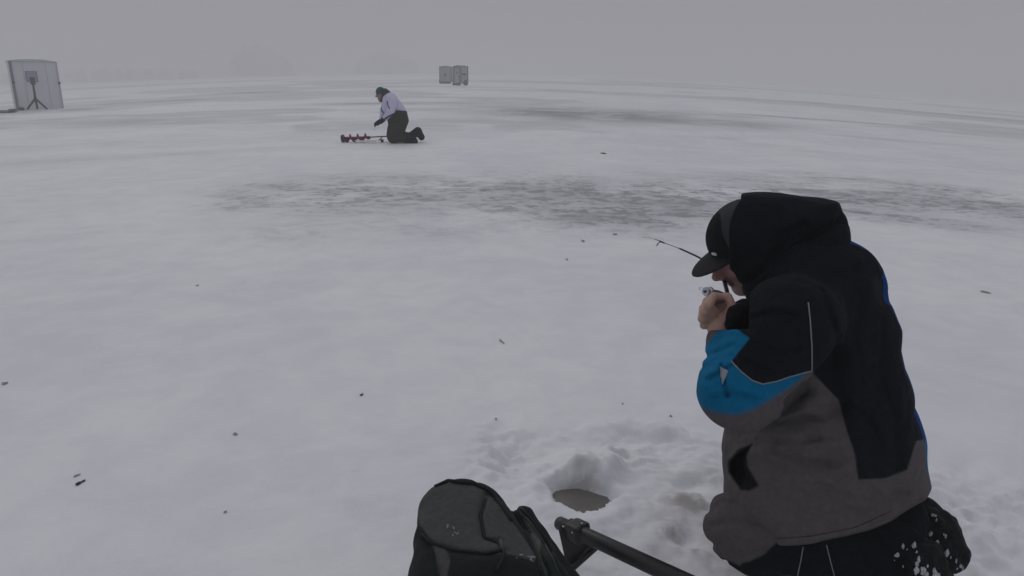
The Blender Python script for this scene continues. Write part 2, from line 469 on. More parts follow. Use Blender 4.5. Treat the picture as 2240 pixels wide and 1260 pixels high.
# ------------------------------------------------------------------ ground: one sheet out past the fog
def build_ground():
    front = np.arange(-46, 46.01, .30)
    back = np.arange(49, 312, 4.0)
    az = np.radians(np.concatenate([front, back])); na = len(az)
    r = np.concatenate([np.geomspace(.35, 1.25, 30)[:-1], np.geomspace(1.25, 2.9, 230)[:-1], np.geomspace(2.9, 700, 430)])
    A, R = np.meshgrid(az, r)
    X = R * np.sin(A); Y = R * np.cos(A)
    Z = height(X.ravel(), Y.ravel())
    V = np.stack([X.ravel(), Y.ravel(), Z], 1)
    nr = len(r)
    i = np.arange(nr - 1)[:, None] * na; k = np.arange(na)[None]; k2 = (k + 1) % na
    Q = np.stack([i + k, i + k2, i + na + k2, i + na + k], -1).reshape(-1, 4)[:, ::-1]
    V = np.concatenate([V, [[0, 0, height(np.array([0.]), np.array([0.]))[0]]]])
    # masks in polar world coordinates (azimuth as tan, range in metres)
    x = V[:, 0]; y = V[:, 1]; rr = np.hypot(x, y) + 1e-3
    ta = np.arctan2(x, y); lr = np.log(rr)
    ice = np.zeros(len(V))
    for (px, py, wpx, kr, amp) in STREAK:
        gx, gy = pxray_base(px, py); a0 = math.atan2(gx, gy); l0 = math.log(math.hypot(gx, gy))
        ice = np.maximum(ice, amp * np.exp(-np.abs((ta - a0) / (wpx / 1500)) ** 3 - np.abs((lr - l0 - .25 * noise2(ta * 9, l0 + 0 * ta, 4) * kr * 2) / kr) ** 2.2))
    # long soft wind streaks in the distance
    ice = np.maximum(ice, .36 * sm(.03, .20, noise2(ta * 5 + 3, lr * 9 + ta * 1.6, 77) + .35 * noise2(ta * 17, lr * 17, 78)) * sm(15, 22, rr) * (1 - sm(120, 200, rr)) * (np.abs(ta) < .9))
    fine = np.zeros(len(V))
    for (px, py, wpx, kr, amp) in CRUST:
        gx, gy = pxray_base(px, py); a0 = math.atan2(gx, gy); l0 = math.log(math.hypot(gx, gy))
        fine = np.maximum(fine, amp * np.exp(-np.abs((ta - a0) / (wpx / 1500)) ** 4 - np.abs((lr - l0) / kr) ** 3))
    fine = np.clip(fine * (1.0 + .9 * fbm(x * .5, y * .8, 55, 3)), 0, 1)
    dirt = np.zeros(len(V))
    for (px, py, s, amp) in DIRT:
        gx, gy = pxray_base(px, py)
        dirt = np.maximum(dirt, amp * np.exp(-((x - gx) ** 2 + (y - gy) ** 2) / s ** 2))
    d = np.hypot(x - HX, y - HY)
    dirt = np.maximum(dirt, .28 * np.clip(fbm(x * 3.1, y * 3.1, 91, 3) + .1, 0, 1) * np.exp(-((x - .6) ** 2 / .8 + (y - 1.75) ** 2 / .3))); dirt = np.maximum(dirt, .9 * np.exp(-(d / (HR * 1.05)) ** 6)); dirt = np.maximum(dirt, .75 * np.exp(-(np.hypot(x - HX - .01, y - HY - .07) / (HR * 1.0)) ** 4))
    col = np.stack([ice, fine, dirt], 1)
    # close the centre with a fan
    o = mesh_obj('snow_ground', V, Q, M_snow, None, True, col)
    return tag(o, kind='structure')
STREAK = [(1300, 250, 260, .16, .95), (1500, 264, 220, .09, .8), (1150, 238, 130, .08, .6), (880, 226, 180, .035, .75), (560, 202, 90, .06, .7), (350, 222, 150, .03, .85),
          (440, 216, 90, .03, .6), (260, 268, 120, .09, .55), (175, 240, 40, .035, .8), (1900, 235, 380, .02, .7), (2100, 254, 170, .03, .8), (1800, 262, 200, .02, .7),
          (2150, 262, 90, .02, .5), (20, 247, 40, .03, .8), (120, 262, 110, .04, .4), (620, 196, 240, .03, .35), (330, 340, 300, .03, .28), (1950, 306, 160, .015, .3)]
CRUST = [(640, 425, 170, .13, .7), (820, 430, 230, .18, .8), (1050, 430, 220, .20, .85), (1330, 440, 240, .22, 1.0), (1560, 440, 220, .22, 1.0), (1800, 420, 240, .12, .9), (2080, 445, 170, .10, .75),
         (1930, 474, 200, .045, 1.0), (1950, 405, 200, .06, .8), (850, 500, 300, .09, .35), (2260, 462, 110, .08, .6)]
DIRT = [(1500, 1100, .09, .95), (1475, 1160, .07, .8), (1520, 1200, .07, .7), (1450, 1240, .07, .55), (1440, 1010, .05, .35), (1560, 1050, .05, .6), (1420, 1200, .05, .5),
        (2115, 1120, .025, .6), (2085, 1095, .02, .5), (1180, 985, .04, .22), (1370, 1005, .05, .3)]
ground = build_ground()

# slushy water in the hole
a = np.linspace(0, 2 * math.pi, 49)[:-1]
wz = base_h(np.array([HX]), np.array([HY]))[0] - .042
V = [[HX, HY, wz]] + [[HX + .135 * math.cos(t), HY + .135 * math.sin(t), wz] for t in a]
Fq = [[0, 1 + i, 1 + (i + 1) % 48] for i in range(48)]
o = mesh_obj('hole_water', V, Fq, M_water); tag(o, kind='structure')

# ------------------------------------------------------------------ foreground angler
SILR = (.87, -.49)
def colour_fill(V, base): return np.tile(np.array(base, float), (len(V), 1))
BLACK = np.array((.0060, .0085, .0120)); GREY = np.array((.094, .087, .091)); BLUE = np.array((.0, .125, .26)); FRINGE_BLUE = np.array((.0, .045, .19))
PX = .00133

def hood_f(P):
    d = cap(P, PY(1664, 512, 1.92), PY(1766, 500, 1.88), .118, .098)
    d = smin(d, cap(P, PY(1590, 515, 1.92), PY(1664, 512, 1.92), .110, .118), .02)
    d = smin(d, cap(P, PY(1668, 505, 1.92), PY(1672, 600, 1.88), .112, .084), .03)
    d = smin(d, cap(P, PY(1690, 600, 1.84), PY(1790, 528, 1.84), .072, .078), .03)
    d = smin(d, cap(P, PY(1668, 610, 1.82), PY(1664, 655, 1.80), .056, .040), .03)
    x, y, _ = proj(P)
    near = sm(1.96, 1.88, P[:, 1]) if False else 1 - sm(1.88, 1.96, P[:, 1])
    for pts, wd, am in (([(1690, 500), (1760, 480), (1835, 440)], 14, -.004), ([(1660, 640), (1720, 565), (1775, 515), (1838, 482)], 11, .016), ([(1650, 610), (1720, 530), (1760, 490)], 10, .009), ([(1690, 620), (1760, 550)], 9, -.006),
                        ([(1630, 620), (1690, 585), (1740, 540)], 11, .006), ([(1640, 470), (1660, 540), (1650, 600)], 22, .004),
                        ([(1690, 470), (1700, 520)], 18, .004), ([(1720, 440), (1740, 470)], 14, .003)):
        d = d + near * 1.8 * am * np.exp(-(polyd(x, y, pts) / wd) ** 2)
    # flat top
    top = PY(1720, 424, 1.92)
    d = smax(d, (P[:, 2] - top[2]) + .06 * (P[:, 0] - top[0]), .012)
    # opening: straight cut facing away to the left, hollowed
    q = PY(1606, 590, 1.92); nrm = np.array([-.90, .43, -.06]); nrm /= np.linalg.norm(nrm)
    c = (P - q) @ nrm + .00016 * 0
    d = smax(d, c, .006)
    inner = smin(cap(P, PY(1560, 500, 1.93), PY(1645, 505, 1.93), .098, .095), cap(P, PY(1590, 590, 1.92), PY(1650, 595, 1.92), .066, .06), .03)
    d = smax(d, -inner, .006)
    d = smin(d, cap(P, PY(1700, 520, 1.92), PY(1800, 500, 1.89), .085, .066), .01)
    return d + .012 * (np.abs(noise3(P, 9., 5)) - .12) + .004 * noise3(P, 22., 6)

def torso_f(P):
    yc = 1.78
    Q = P.copy(); Q[:, 1] = (Q[:, 1] - yc) * 1.18 + yc
    pts = [(1775, 610, 1.84, 80), (1790, 655, 1.82, 134), (1802, 760, 1.79, 148), (1799, 880, 1.78, 178), (1796, 980, 1.78, 208), (1798, 1060, 1.78, 212), (1800, 1150, 1.78, 205)]
    d = chain(Q, [PY(a, b, c) for a, b, c, _ in pts], [r * PX for *_, r in pts])
    # shoulders
    d = smin(d, cap(P, PY(1735, 695, 1.65), PY(1790, 650, 1.95), 72 * PX, 80 * PX), .05)
    return d

def larm_f(P):
    d = cap(P, PY(1712, 722, 1.62), PY(1622, 846, 1.585), 88 * PX, 76 * PX)
    d2 = cap(P, PY(1618, 848, 1.585), PY(1594, 748, 1.70), 78 * PX, 43 * PX)
    d = smin(d, d2, .03)
    return smax(d, -(P - PY(1590, 722, 1.71)) @ np.array([-.05, -.25, -.97]) * -1 - .0, .006) if False else d

def rarm_f(P):
    d = cap(P, PY(1770, 640, 2.00), PY(1655, 780, 2.02), .10, .075)
    return smin(d, cap(P, PY(1655, 780, 2.02), PY(1650, 690, 1.86), .075, .047), .03)

POCKET = [(1645, 972), (1615, 985), (1594, 1010), (1594, 1032), (1606, 1052), (1620, 1072), (1640, 1074), (1660, 1062), (1648, 1042), (1636, 1020), (1634, 998)]
def jacket_f(P):
    x, y, _ = proj(P)
    t = torso_f(P); a = larm_f(P)
    near = 1 - sm(1.74, 1.82, P[:, 1])
    # torso creases
    for pts, wd, am in (([(1760, 855), (1700, 915), (1640, 940), (1590, 938)], 15, .016), ([(1735, 925), (1790, 905), (1840, 893)], 14, .010),
                        ([(1650, 965), (1700, 985), (1800, 1000)], 22, .006), ([(1640, 1080), (1740, 1100), (1850, 1120)], 20, .007),
                        ([(1600, 935), (1620, 965), (1650, 975)], 12, .006), ([(1700, 1040), (1850, 1035)], 25, -.006), ([(1900, 650), (1915, 800), (1905, 1000)], 30, .004),
                        ([(1700, 1150), (1760, 1120), (1900, 1100)], 24, -.006), ([(1860, 900), (1875, 980), (1890, 1040)], 18, -.005),
                        ([(1770, 640), (1850, 600), (1900, 600)], 24, .006), ([(1790, 700), (1830, 850), (1840, 900)], 26, .008), ([(1880, 700), (1860, 860)], 30, -.006), ([(1650, 1010), (1760, 1030), (1830, 1000)], 16, .006), ([(1730, 945), (1760, 975), (1840, 970)], 14, -.006), ([(1925, 610), (1935, 660)], 13, .006), ([(1950, 880), (1960, 1000), (1950, 1090)], 18, .006)):
        t = t + near * 1.9 * am * np.exp(-(polyd(x, y, pts) / wd) ** 2)
    t = t + near * .034 * sm(4, -12, psd(x, y, POCKET)) if False else t + near * .045 * (1 - sm(-12, 2, psd(x, y, POCKET)))
    # sleeve creases
    for pts, wd, am in (([(1545, 780), (1575, 768), (1602, 758)], 8, .006), ([(1540, 805), (1570, 785), (1598, 780)], 7, .004), ([(1578, 800), (1583, 835), (1592, 866)], 5, .010),
                        ([(1755, 838), (1730, 862), (1722, 880)], 7, .008), ([(1690, 760), (1640, 800)], 22, .006), ([(1700, 690), (1650, 740)], 22, -.004),
                        ([(1560, 745), (1600, 735)], 7, .005), ([(1548, 850), (1600, 890)], 14, -.004)):
        a = a + 1.3 * am * np.exp(-(polyd(x, y, pts) / wd) ** 2)
    kk = .022 + .07 * (1 - sm(730, 830, y))
    hm_ = np.maximum(kk - np.abs(t - a), 0) / kk; d = np.minimum(t, a) - hm_ * hm_ * kk * .25
    d = smin(d, rarm_f(P), .02)
    for pts, wd, am in (([(1668, 905), (1700, 880), (1745, 862)], 8, .005), ([(1700, 925), (1755, 912), (1800, 918)], 6, .008), ([(1660, 958), (1720, 968), (1790, 958)], 7, .007), ([(1690, 985), (1760, 1010), (1830, 1015)], 8, .007),
                        ([(1655, 1085), (1720, 1110), (1800, 1122)], 7, .008), ([(1620, 1085), (1650, 1110), (1700, 1150)], 7, .009), ([(1850, 880), (1900, 920), (1930, 980)], 8, .007), ([(1880, 640), (1870, 740), (1885, 840)], 9, .007),
                        ([(1930, 700), (1925, 800), (1945, 900)], 9, .006), ([(1800, 640), (1830, 730), (1820, 800)], 9, .007), ([(1640, 700), (1690, 680), (1740, 690)], 7, .007), ([(1650, 750), (1700, 770), (1745, 760)], 8, .006),
                        ([(1630, 790), (1690, 815)], 7, .005), ([(1550, 830), (1585, 812), (1600, 800)], 6, .006), ([(1556, 870), (1600, 862), (1650, 872)], 7, .006), ([(1900, 1060), (1930, 1090), (1980, 1080)], 8, .006), ([(1790, 1060), (1860, 1090), (1940, 1100)], 8, .005)):
        am = am * 1.5; d = d + near * am * (np.exp(-(polyd(x, y, pts) / wd) ** 2) - .45 * np.exp(-(polyd(x, y + 11, pts) / (wd * 1.3)) ** 2))
    # draped front over the thigh
    d = smin(d, cap(P, PY(1700, 1100, 1.66), PY(1640, 1105, 1.72), .10, .07), .05)
    d = d + (.008 + .014 * near) * (np.abs(noise3(P * np.array([1, 1, .6]) + .05 * noise3(P, 5., 40)[:, None], 8., 3)) - .14) + .006 * noise3(P * np.array([1, 1, .7]), 20., 8)
    # skirt drapes over seat and thigh
    d = smin(d, trousers_f(P) - .014 + .08 * (1 - sm(1640, 1720, x)) , .03)
    # cuff cut
    cq = PY(1592, 722, 1.70); cn = np.array([-.02, .35, .93]); cn /= np.linalg.norm(cn)
    cut = smax((P - cq) @ cn, a - .03, .004)
    sel = np.where(a < rarm_f(P), 1, 0)
    d = np.where((a < .06) & (x < 1640) & (P[:, 1] < 1.8), smax(d, (P - cq) @ cn, .008), d)
    # hem cut: almost level, front end a little lower
    yh = np.interp(x, [1560, 1640, 1700, 1780, 1850, 1900, 1950, 1990, 2030], [1225, 1200, 1192, 1189, 1176, 1160, 1138, 1113, 1095])
    yh = yh + 3 * np.sin(x * .03)
    wn = 1 - sm(1.78, 1.95, P[:, 1])
    hem = wn * (y - yh) * .00125 + (1 - wn) * (.26 - P[:, 2])
    d = smax(d, hem, .014)
    d = smax(d, ((x - 2036) + .55 * (y - 1075)) * .0011 + .06 * (1 - sm(1020, 1060, y)) * -1, .004)
    return d

def hood_or_jacket(P): return jacket_f(P)

SEAM = [(1592, 772), (1600, 790), (1620, 812), (1645, 832), (1668, 840), (1700, 834), (1725, 825), (1776, 811)]
BLK = [(1590, 400), (1590, 640), (1616, 700)] + SEAM + [(1800, 838), (1835, 875), (1843, 905), (1856, 950), (1870, 990), (1878, 1048), (1935, 1046), (1985, 1026), (2004, 965), (2120, 940), (2120, 400)]
BLU = [(1500, 792), (1546, 752), (1574, 722), (1600, 712), (1640, 740), (1600, 790), (1620, 812), (1645, 832), (1668, 840), (1700, 834), (1725, 825), (1768, 812), (1738, 840), (1700, 868), (1655, 895), (1610, 910), (1565, 905), (1500, 880)]
def jacket_col(V):
    x, y, _ = proj(V)
    c = colour_fill(V, GREY)
    def blend(c, m, col): return c * (1 - m[:, None]) + m[:, None] * col
    kb = 1 - sm(-1.5, 1.5, psd(x, y, BLK)); c = blend(c, kb, BLACK)
    arm = (larm_f(V) < .02) | (x < 1640)
    kb = (1 - sm(-1.5, 1.5, psd(x, y, BLU))) * arm
    bl = blend(c, kb, BLUE)
    seam_soft = 1 - sm(-14, 3, psd(x, y, BLU))          # blue thins out toward the lower edge
    c = blend(c, kb * np.where(y > 850, .55 + .45 * seam_soft, 1), BLUE)
    kp = (1 - sm(-4, 4, psd(x, y, POCKET))) * (V[:, 1] < 1.8); c = blend(c, kp, BLACK * .4)
    # blue back edge: side panel at the hip, lens colour fringe painted above it
    ax0 = np.interp(V[:, 2], [.2, .5, .9], [PY(1798, 1060, 1.78)[0], PY(1799, 880, 1.78)[0], PY(1800, 620, 1.8)[0]])
    ph = np.arctan2(V[:, 1] - 1.78, V[:, 0] - ax0)
    zs = np.linspace(.14, 1.0, 30); th = []
    for z0 in zs:
        mk = (np.abs(V[:, 2] - z0) < .02) & (V[:, 0] > ax0 + .05)
        th.append(np.nan if mk.sum() < 5 else ph[mk][np.argmax(x[mk])])
    th = np.array(th); okk = ~np.isnan(th); th = np.interp(zs, zs[okk], th[okk])
    th = np.convolve(np.pad(th, 6, 'edge'), np.ones(13) / 13, 'valid')
    thr = np.interp(V[:, 2], zs, th) - .13 - .09 * sm(.5, .3, V[:, 2]) 
    k = sm(thr, thr + .02, ph) * (1 - sm(1.2, 1.25, ph))
    c = blend(c, k, np.where((V[:, 2] < .46)[:, None], BLUE * 1.1, FRINGE_BLUE))
    return c

def trousers_f(P):
    x, y, _ = proj(P)
    d = cap(P, PY(1790, 1120, 1.66), PY(1622, 1150, 1.68), .12, .092)
    d = smin(d, cap(P, PY(1622, 1155, 1.68), PY(1628, 1178, 1.67), .096, .085), .03)       # near knee on the snow
    d = smin(d, cap(P, PY(1650, 1195, 1.64), PY(1960, 1205, 1.52), .080, .075), .03)       # near shin
    d = smin(d, cap(P, PY(1850, 1110, 1.95), PY(1700, 1080, 2.10), .11, .09), .04)         # far thigh
    d = smin(d, cap(P, PY(1700, 1100, 2.10), PY(2010, 1140, 1.78), .085, .075), .03)       # far shin
    d = smin(d, ell(P, PY(1900, 1120, 1.74), (.15, .16, .12)), .05)                        # seat
    d = smin(d, ell(P, PY(1800, 1000, 1.80), (.16, .17, .2)), .05)
    for pts, wd, am in (([(1552, 1120), (1580, 1100), (1620, 1108)], 9, .008), ([(1560, 1150), (1600, 1140), (1650, 1150)], 9, .008),
                        ([(1555, 1190), (1600, 1180), (1640, 1190)], 8, .009), ([(1600, 1215), (1650, 1205), (1690, 1190)], 9, .007),
                        ([(1575, 1205), (1590, 1225)], 7, .006), ([(1700, 1215), (1780, 1235)], 10, .008), ([(1870, 1200), (1940, 1260)], 9, .009), ([(1910, 1180), (1980, 1240)], 9, .008)):
        d = d + (P[:, 1] < 1.8) * am * np.exp(-(polyd(x, y, pts) / wd) ** 2)
    d = d + .020 * (np.abs(noise3(P, 11., 13)) - .12) + .007 * noise3(P, 30., 14)
    return smax(d, -.012 - P[:, 2], .01)

KNEE = [(1500, 1020), (1720, 1020), (1700, 1185), (1672, 1212), (1640, 1228), (1622, 1232), (1618, 1238), (1600, 1228), (1560, 1216), (1520, 1200)]
def trousers_col(V):
    x, y, _ = proj(V)
    c = colour_fill(V, BLACK * .75)
    k = 1 - sm(-3, 3, psd(x, y, KNEE)); k = k * (V[:, 1] < 1.95)
    return c * (1 - k[:, None]) + k[:, None] * GREY * .92

# head frame
HC = PY(1640, 545, 1.93)
hf = -rt * .90 - up * .40 + fw * .10; hf /= np.linalg.norm(hf)
hu0 = -rt * .40 + up * .87 - fw * .27; hu = hu0 - hf * (hu0 @ hf); hu /= np.linalg.norm(hu)
hl = np.cross(hu, hf)
if hl[1] > 0: hl = -hl                      # toward the camera
HR3 = np.stack([hf, hl, hu], 1)
def HP(f_, l_, u_): return HC + hf * f_ + hl * l_ + hu * u_

def body_f(P):
    H = HR3
    d = ell(P, HP(-.005, 0, .035), (.098, .077, .092), H)
    d = smin(d, ell(P, HP(.028, 0, -.045), (.062, .060, .072), H), .03)
    d = smin(d, cap(P, HP(.062, 0, -.100), HP(.050, 0, -.094), .023, .03), .025)       # chin
    for s in (-1, 1):
        d = smin(d, cap(P, HP(-.005, s * .052, -.055), HP(.045, s * .026, -.095), .018, .018), .025)   # jaw
        d = smin(d, ell(P, HP(.066, s * .038, -.022), (.020, .022, .018), H), .012)     # cheek
        d = smax(d, -ell(P, HP(.098, s * .036, .004), (.012, .012, .009), H), .008)     # eye socket
        d = smin(d, ell(P, HP(.077, s * .031, .003), (.0125, .0125, .0115), H), .003)   # eyeball and lid
        d = smin(d, cap(P, HP(.088, s * .012, .019), HP(.080, s * .048, .021), .007, .006), .008)     # brow
        d = smin(d, ell(P, HP(-.005, s * .077, -.008), (.018, .008, .030), H), .006)    # ear
        d = smin(d, ell(P, HP(.100, s * .011, -.044), (.010, .008, .008), H), .006)     # nostril wings
    d = smin(d, cap(P, HP(.086, 0, .006), HP(.094, 0, -.044), .012, .015), .01)
    d = smin(d, cap(P, HP(.082, 0, .032), HP(.088, 0, -.002), .014, .011), .01)
    d = smin(d, cap(P, HP(.088, 0, .006), HP(.117, 0, -.038), .009, .0125), .010)        # nose
    d = smin(d, cap(P, HP(.088, -.018, -.060), HP(.088, .018, -.060), .008, .008), .005)  # lips
    d = smin(d, cap(P, HP(.086, -.015, -.071), HP(.086, .015, -.071), .008, .008), .005)
    d = smax(d, -cap(P, HP(.102, -.02, -.0655), HP(.102, .02, -.0655), .006, .006), .004)
    # neck, trunk and limbs under the clothes
    d = smin(d, cap(P, HP(-.03, 0, -.06), PY(1770, 640, 1.86), .058, .065), .03)
    tr = [(1780, 660, 1.82, .10), (1800, 800, 1.79, .13), (1800, 960, 1.78, .13), (1840, 1080, 1.76, .12)]
    d = smin(d, chain(P, [PY(*q[:3]) for q in tr], [q[3] for q in tr]), .05)
    d = smin(d, chain(P, [PY(1790, 670, 1.72), PY(1712, 722, 1.62), PY(1622, 846, 1.585), PY(1592, 742, 1.70), PY(1575, 715, 1.72)], [.06, .055, .045, .030, .029]), .03)
    d = smin(d, chain(P, [PY(1790, 660, 1.95), PY(1770, 640, 2.00), PY(1655, 780, 2.02), PY(1648, 700, 1.87)], [.06, .055, .042, .028]), .03)
    d = smin(d, chain(P, [PY(1840, 1090, 1.70), PY(1628, 1160, 1.68), PY(1960, 1205, 1.53)], [.08, .055, .045]), .03)
    d = smin(d, chain(P, [PY(1840, 1090, 1.85), PY(1700, 1085, 2.10), PY(2010, 1140, 1.80)], [.08, .055, .045]), .03)
    # near (left) hand, a loose fist holding the rod butt: palm, four fingers, thumb
    d = smin(d, cap(P, PY(1574, 716, 1.725), PY(1564, 692, 1.752), .028, .031), .02)
    d = smin(d, cap(P, PY(1560, 688, 1.752), PY(1580, 672, 1.768), .029, .024), .02)
    fin = [((1549, 668, 1.702), (1561, 648, 1.715), (1588, 650, 1.735), .0112),
           ((1541, 682, 1.706), (1546, 659, 1.728), (1580, 655, 1.757), .0112),
           ((1537, 697, 1.715), (1538, 674, 1.742), (1574, 664, 1.777), .0108),
           ((1540, 711, 1.728), (1539, 692, 1.758), (1568, 678, 1.790), .0096)]
    for a_, b_, c_, r_ in fin:
        e = np.minimum(cap(P, PY(*a_), PY(*b_), r_ * 1.12, r_), cap(P, PY(*b_), PY(*c_), r_, r_ * .86))
        d = smin(d, e, .002)
        d = smin(d, cap(P, PY(1570, 700, 1.735), PY(*a_), .020, r_ * 1.12), .004)
    e = np.minimum(cap(P, PY(1588, 696, 1.712), PY(1602, 672, 1.705), .016, .0125), cap(P, PY(1602, 672, 1.705), PY(1593, 648, 1.722), .0122, .0100))
    d = smin(d, e, .008)
    return d

fin_tips = [(None, (1560, 647, 1.735), None, 0), (None, (1548, 658, 1.752), None, 0), (None, (1540, 674, 1.772), None, 0), (None, (1543, 692, 1.785), None, 0)]
def body_col(V):
    c = colour_fill(V, (.30, .165, .135))
    q = (V - HC) @ HR3
    head = np.linalg.norm(q, axis=1) < .16
    def bl(c, k, col): return c * (1 - k[:, None]) + k[:, None] * np.array(col)
    c = bl(c, head * 1.0, (.36, .185, .165))
    # stubble and lips, brows, hair at the sides
    k = head * (1 - sm(-.052, -.040, q[:, 2])) * .55; c = bl(c, k, (.10, .060, .062))
    k = head * np.exp(-((q[:, 2] + .066) / .008) ** 2) * (q[:, 0] > .075) * (np.abs(q[:, 1]) < .026); c = bl(c, k, (.13, .045, .05))
    k = head * np.exp(-((q[:, 2] - .02) / .006) ** 2) * (q[:, 0] > .072); c = bl(c, k, (.04, .028, .022))
    for s in (-1, 1):
        e = np.linalg.norm(V - HP(.088, s * .031, .002), axis=1); c = bl(c, head * (e < .0055) * 1.0, (.02, .015, .012))
    k = head * sm(.0, .015, q[:, 2] - .03 + .25 * np.maximum(q[:, 0] - .03, 0)) * (q[:, 0] < .06); c = bl(c, k, (.03, .022, .018))
    hand = (np.abs(V[:, 1] - 1.75) < .09) & (~head) & (V[:, 0] < PY(1620, 700, 1.72)[0])
    c = bl(c, hand * 1.0, (.42, .27, .21))
    x, y, _ = proj(V)
    kn = np.zeros(len(V))
    for a_, b_, c_, r_ in fin_tips: kn = np.maximum(kn, np.exp(-(np.linalg.norm(V - PY(*b_), axis=1) / .011) ** 2))
    c = bl(c, hand * kn * .35, (.42, .17, .14))
    k = hand * sm(1550, 1600, x) * .5; c = bl(c, k, (.27, .15, .13))
    return c

lo = PY(1500, 1262, 1.60) * 0 + np.array([.42, 1.30, -.04]); hi = np.array([1.30, 2.35, 1.22])
V, Q = sdf_mesh(body_f, lo, hi, .0032)
body = mesh_obj('person', V, Q, M_skin, None, True, body_col(V))
tag(body, 'large foreground kneeling angler in black hood, cap and blue-elbowed grey jacket, hands at mouth', 'person')

V, Q = sdf_mesh(jacket_f, lo, hi, .0042)
jacket = mesh_obj('jacket', V, Q, M_cloth, body, True, jacket_col(V))
BV = BVHTree.FromPolygons([tuple(v) for v in V], [tuple(q) for q in Q.tolist()])
V, Q = sdf_mesh(hood_f, lo, hi, .0040)
hc = colour_fill(V, BLACK * .92)
hood = mesh_obj('hood', V, Q, M_cloth, jacket, True, hc)
V, Q = sdf_mesh(trousers_f, lo, hi, .0048)
trousers = mesh_obj('trousers', V, Q, M_cloth, body, True, trousers_col(V))
BT = BVHTree.FromPolygons([tuple(v) for v in V], [tuple(q) for q in Q.tolist()])

def hit(bv, px, py, off=0.0):
    d = Vector(ray(px, py)); h = bv.ray_cast(Vector(CAM), d)
    if h[0] is None: return None
    return np.array(h[0] + h[1] * off)

def resample(pts, n):
    P = np.array(pts, float); s = np.concatenate([[0], np.cumsum(np.linalg.norm(np.diff(P, axis=0), axis=1))])
    t = np.linspace(0, s[-1], n); return np.stack([np.interp(t, s, P[:, i]) for i in range(P.shape[1])], 1)

def surf_tube(bv, pts, r, n=30):
    q = [hit(bv, a, b, .0006) for a, b in resample(pts, n)]
    q = [p for p in q if p is not None]
    return MB().tube(q, r, 6)
surf_tube(BV, [(1768, 662), (1772, 700), (1776, 760), (1776, 811)], .0016).build('piping', M_pipe, jacket, True)
surf_tube(BV, SEAM[1:], .0014, 40).build('piping', M_pipe, jacket, True)
surf_tube(BT, [(1757, 1196), (1752, 1225), (1744, 1262), (1742, 1275)], .0013, 12).build('piping', M_pipe, trousers, True)
surf_tube(BT, [(1808, 1192), (1816, 1225), (1826, 1262), (1828, 1275)], .0013, 12).build('piping', M_pipe, trousers, True)
surf_tube(BV, [(1778, 815), (1800, 838), (1835, 875), (1843, 905), (1856, 950), (1870, 990), (1878, 1048)], .0011, 30).build('seam', M_strapd, jacket, True)
surf_tube(BV, [(1878, 1048), (1935, 1046), (1985, 1026)], .0011, 14).build('seam', M_strapd, jacket, True)
surf_tube(BV, [(1646, 972), (1616, 985), (1595, 1010), (1595, 1032), (1607, 1052), (1620, 1070)], .0016, 20).build('pocket_zip', M_strapd, jacket, True)
surf_tube(BV, [(1700, 1178), (1780, 1172), (1870, 1154), (1950, 1118)], .0010, 24).build('hem_stitching', M_strapd, jacket, True)
# reflective triangle beside the sleeve pocket
q = [hit(BV, *p, .001) for p in ((1576, 803), (1595, 812), (1590, 824), (1581, 842), (1577, 822))]
nrm_ = np.cross(q[1] - q[0], q[3] - q[0]); nrm_ /= np.linalg.norm(nrm_); 
if nrm_ @ (CAM - q[0]) < 0: nrm_ = -nrm_
MB().prism([p + nrm_ * .001 for p in q], nrm_ * .002).build('sleeve_patch', M_logo, jacket)

# cap
def cap_f(P):
    d = ell(P, HP(-.002, 0, .045), (.112, .090, .104), HR3)
    q = (P - HC) @ HR3
    d = smax(d, .018 + .10 * np.maximum(-q[:, 0], 0) - q[:, 2], .006)
    d = smax(d, -ell(P, HP(-.002, 0, .042), (.104, .083, .097), HR3), .003)
    seam = np.minimum(np.abs(q[:, 1]), np.abs(np.abs(q[:, 1]) - .6 * np.abs(q[:, 0] + .0)))
    return d + .0012 * np.exp(-(seam / .002) ** 2)
V, Q = sdf_mesh(cap_f, HC - .17, HC + .17, .0030)
cq = (V - HC) @ HR3
cc = colour_fill(V, (.008, .0095, .0115))
x, y, _ = proj(V)
k = sm(-.0015, .0015, -(cq[:, 0] - .070 + 6.0 * (cq[:, 2] - .075) ** 2))
cc = cc * (1 - k[:, None]) + k[:, None] * np.array((.044, .048, .055))
capo = mesh_obj('cap', V, Q, M_cloth, body, True, cc)
def brim_f(P):
    q = (P - HC) @ HR3
    f_ = q[:, 0]; l_ = q[:, 1]; u_ = q[:, 2] - .026 + 2.0 * l_ ** 2 + .25 * np.maximum(f_ - .09, 0) + 1.2 * np.maximum(f_ - .09, 0) ** 2
    d2 = (np.sqrt(((f_ - .070) / .108) ** 2 + (l_ / .080) ** 2) - 1) * .08
    d = smax(d2, np.abs(u_) - .0028, .003)
    return smax(d, -ell(P, HP(-.002, 0, .042), (.098, .077, .097), HR3), .003)
V, Q = sdf_mesh(brim_f, HC - .24, HC + .24, .0026)
mesh_obj('brim', V, Q, M_cap, capo, True)
q = [HP(.108 , .034, .044), HP(.100, .048, .041), HP(.099, .049, .048), HP(.107, .035, .051)]
MB().prism([p + hf * .003 + hl * .003 for p in q], hf * .002 + hl * .002).build('cap_mark', M_capmark, capo)

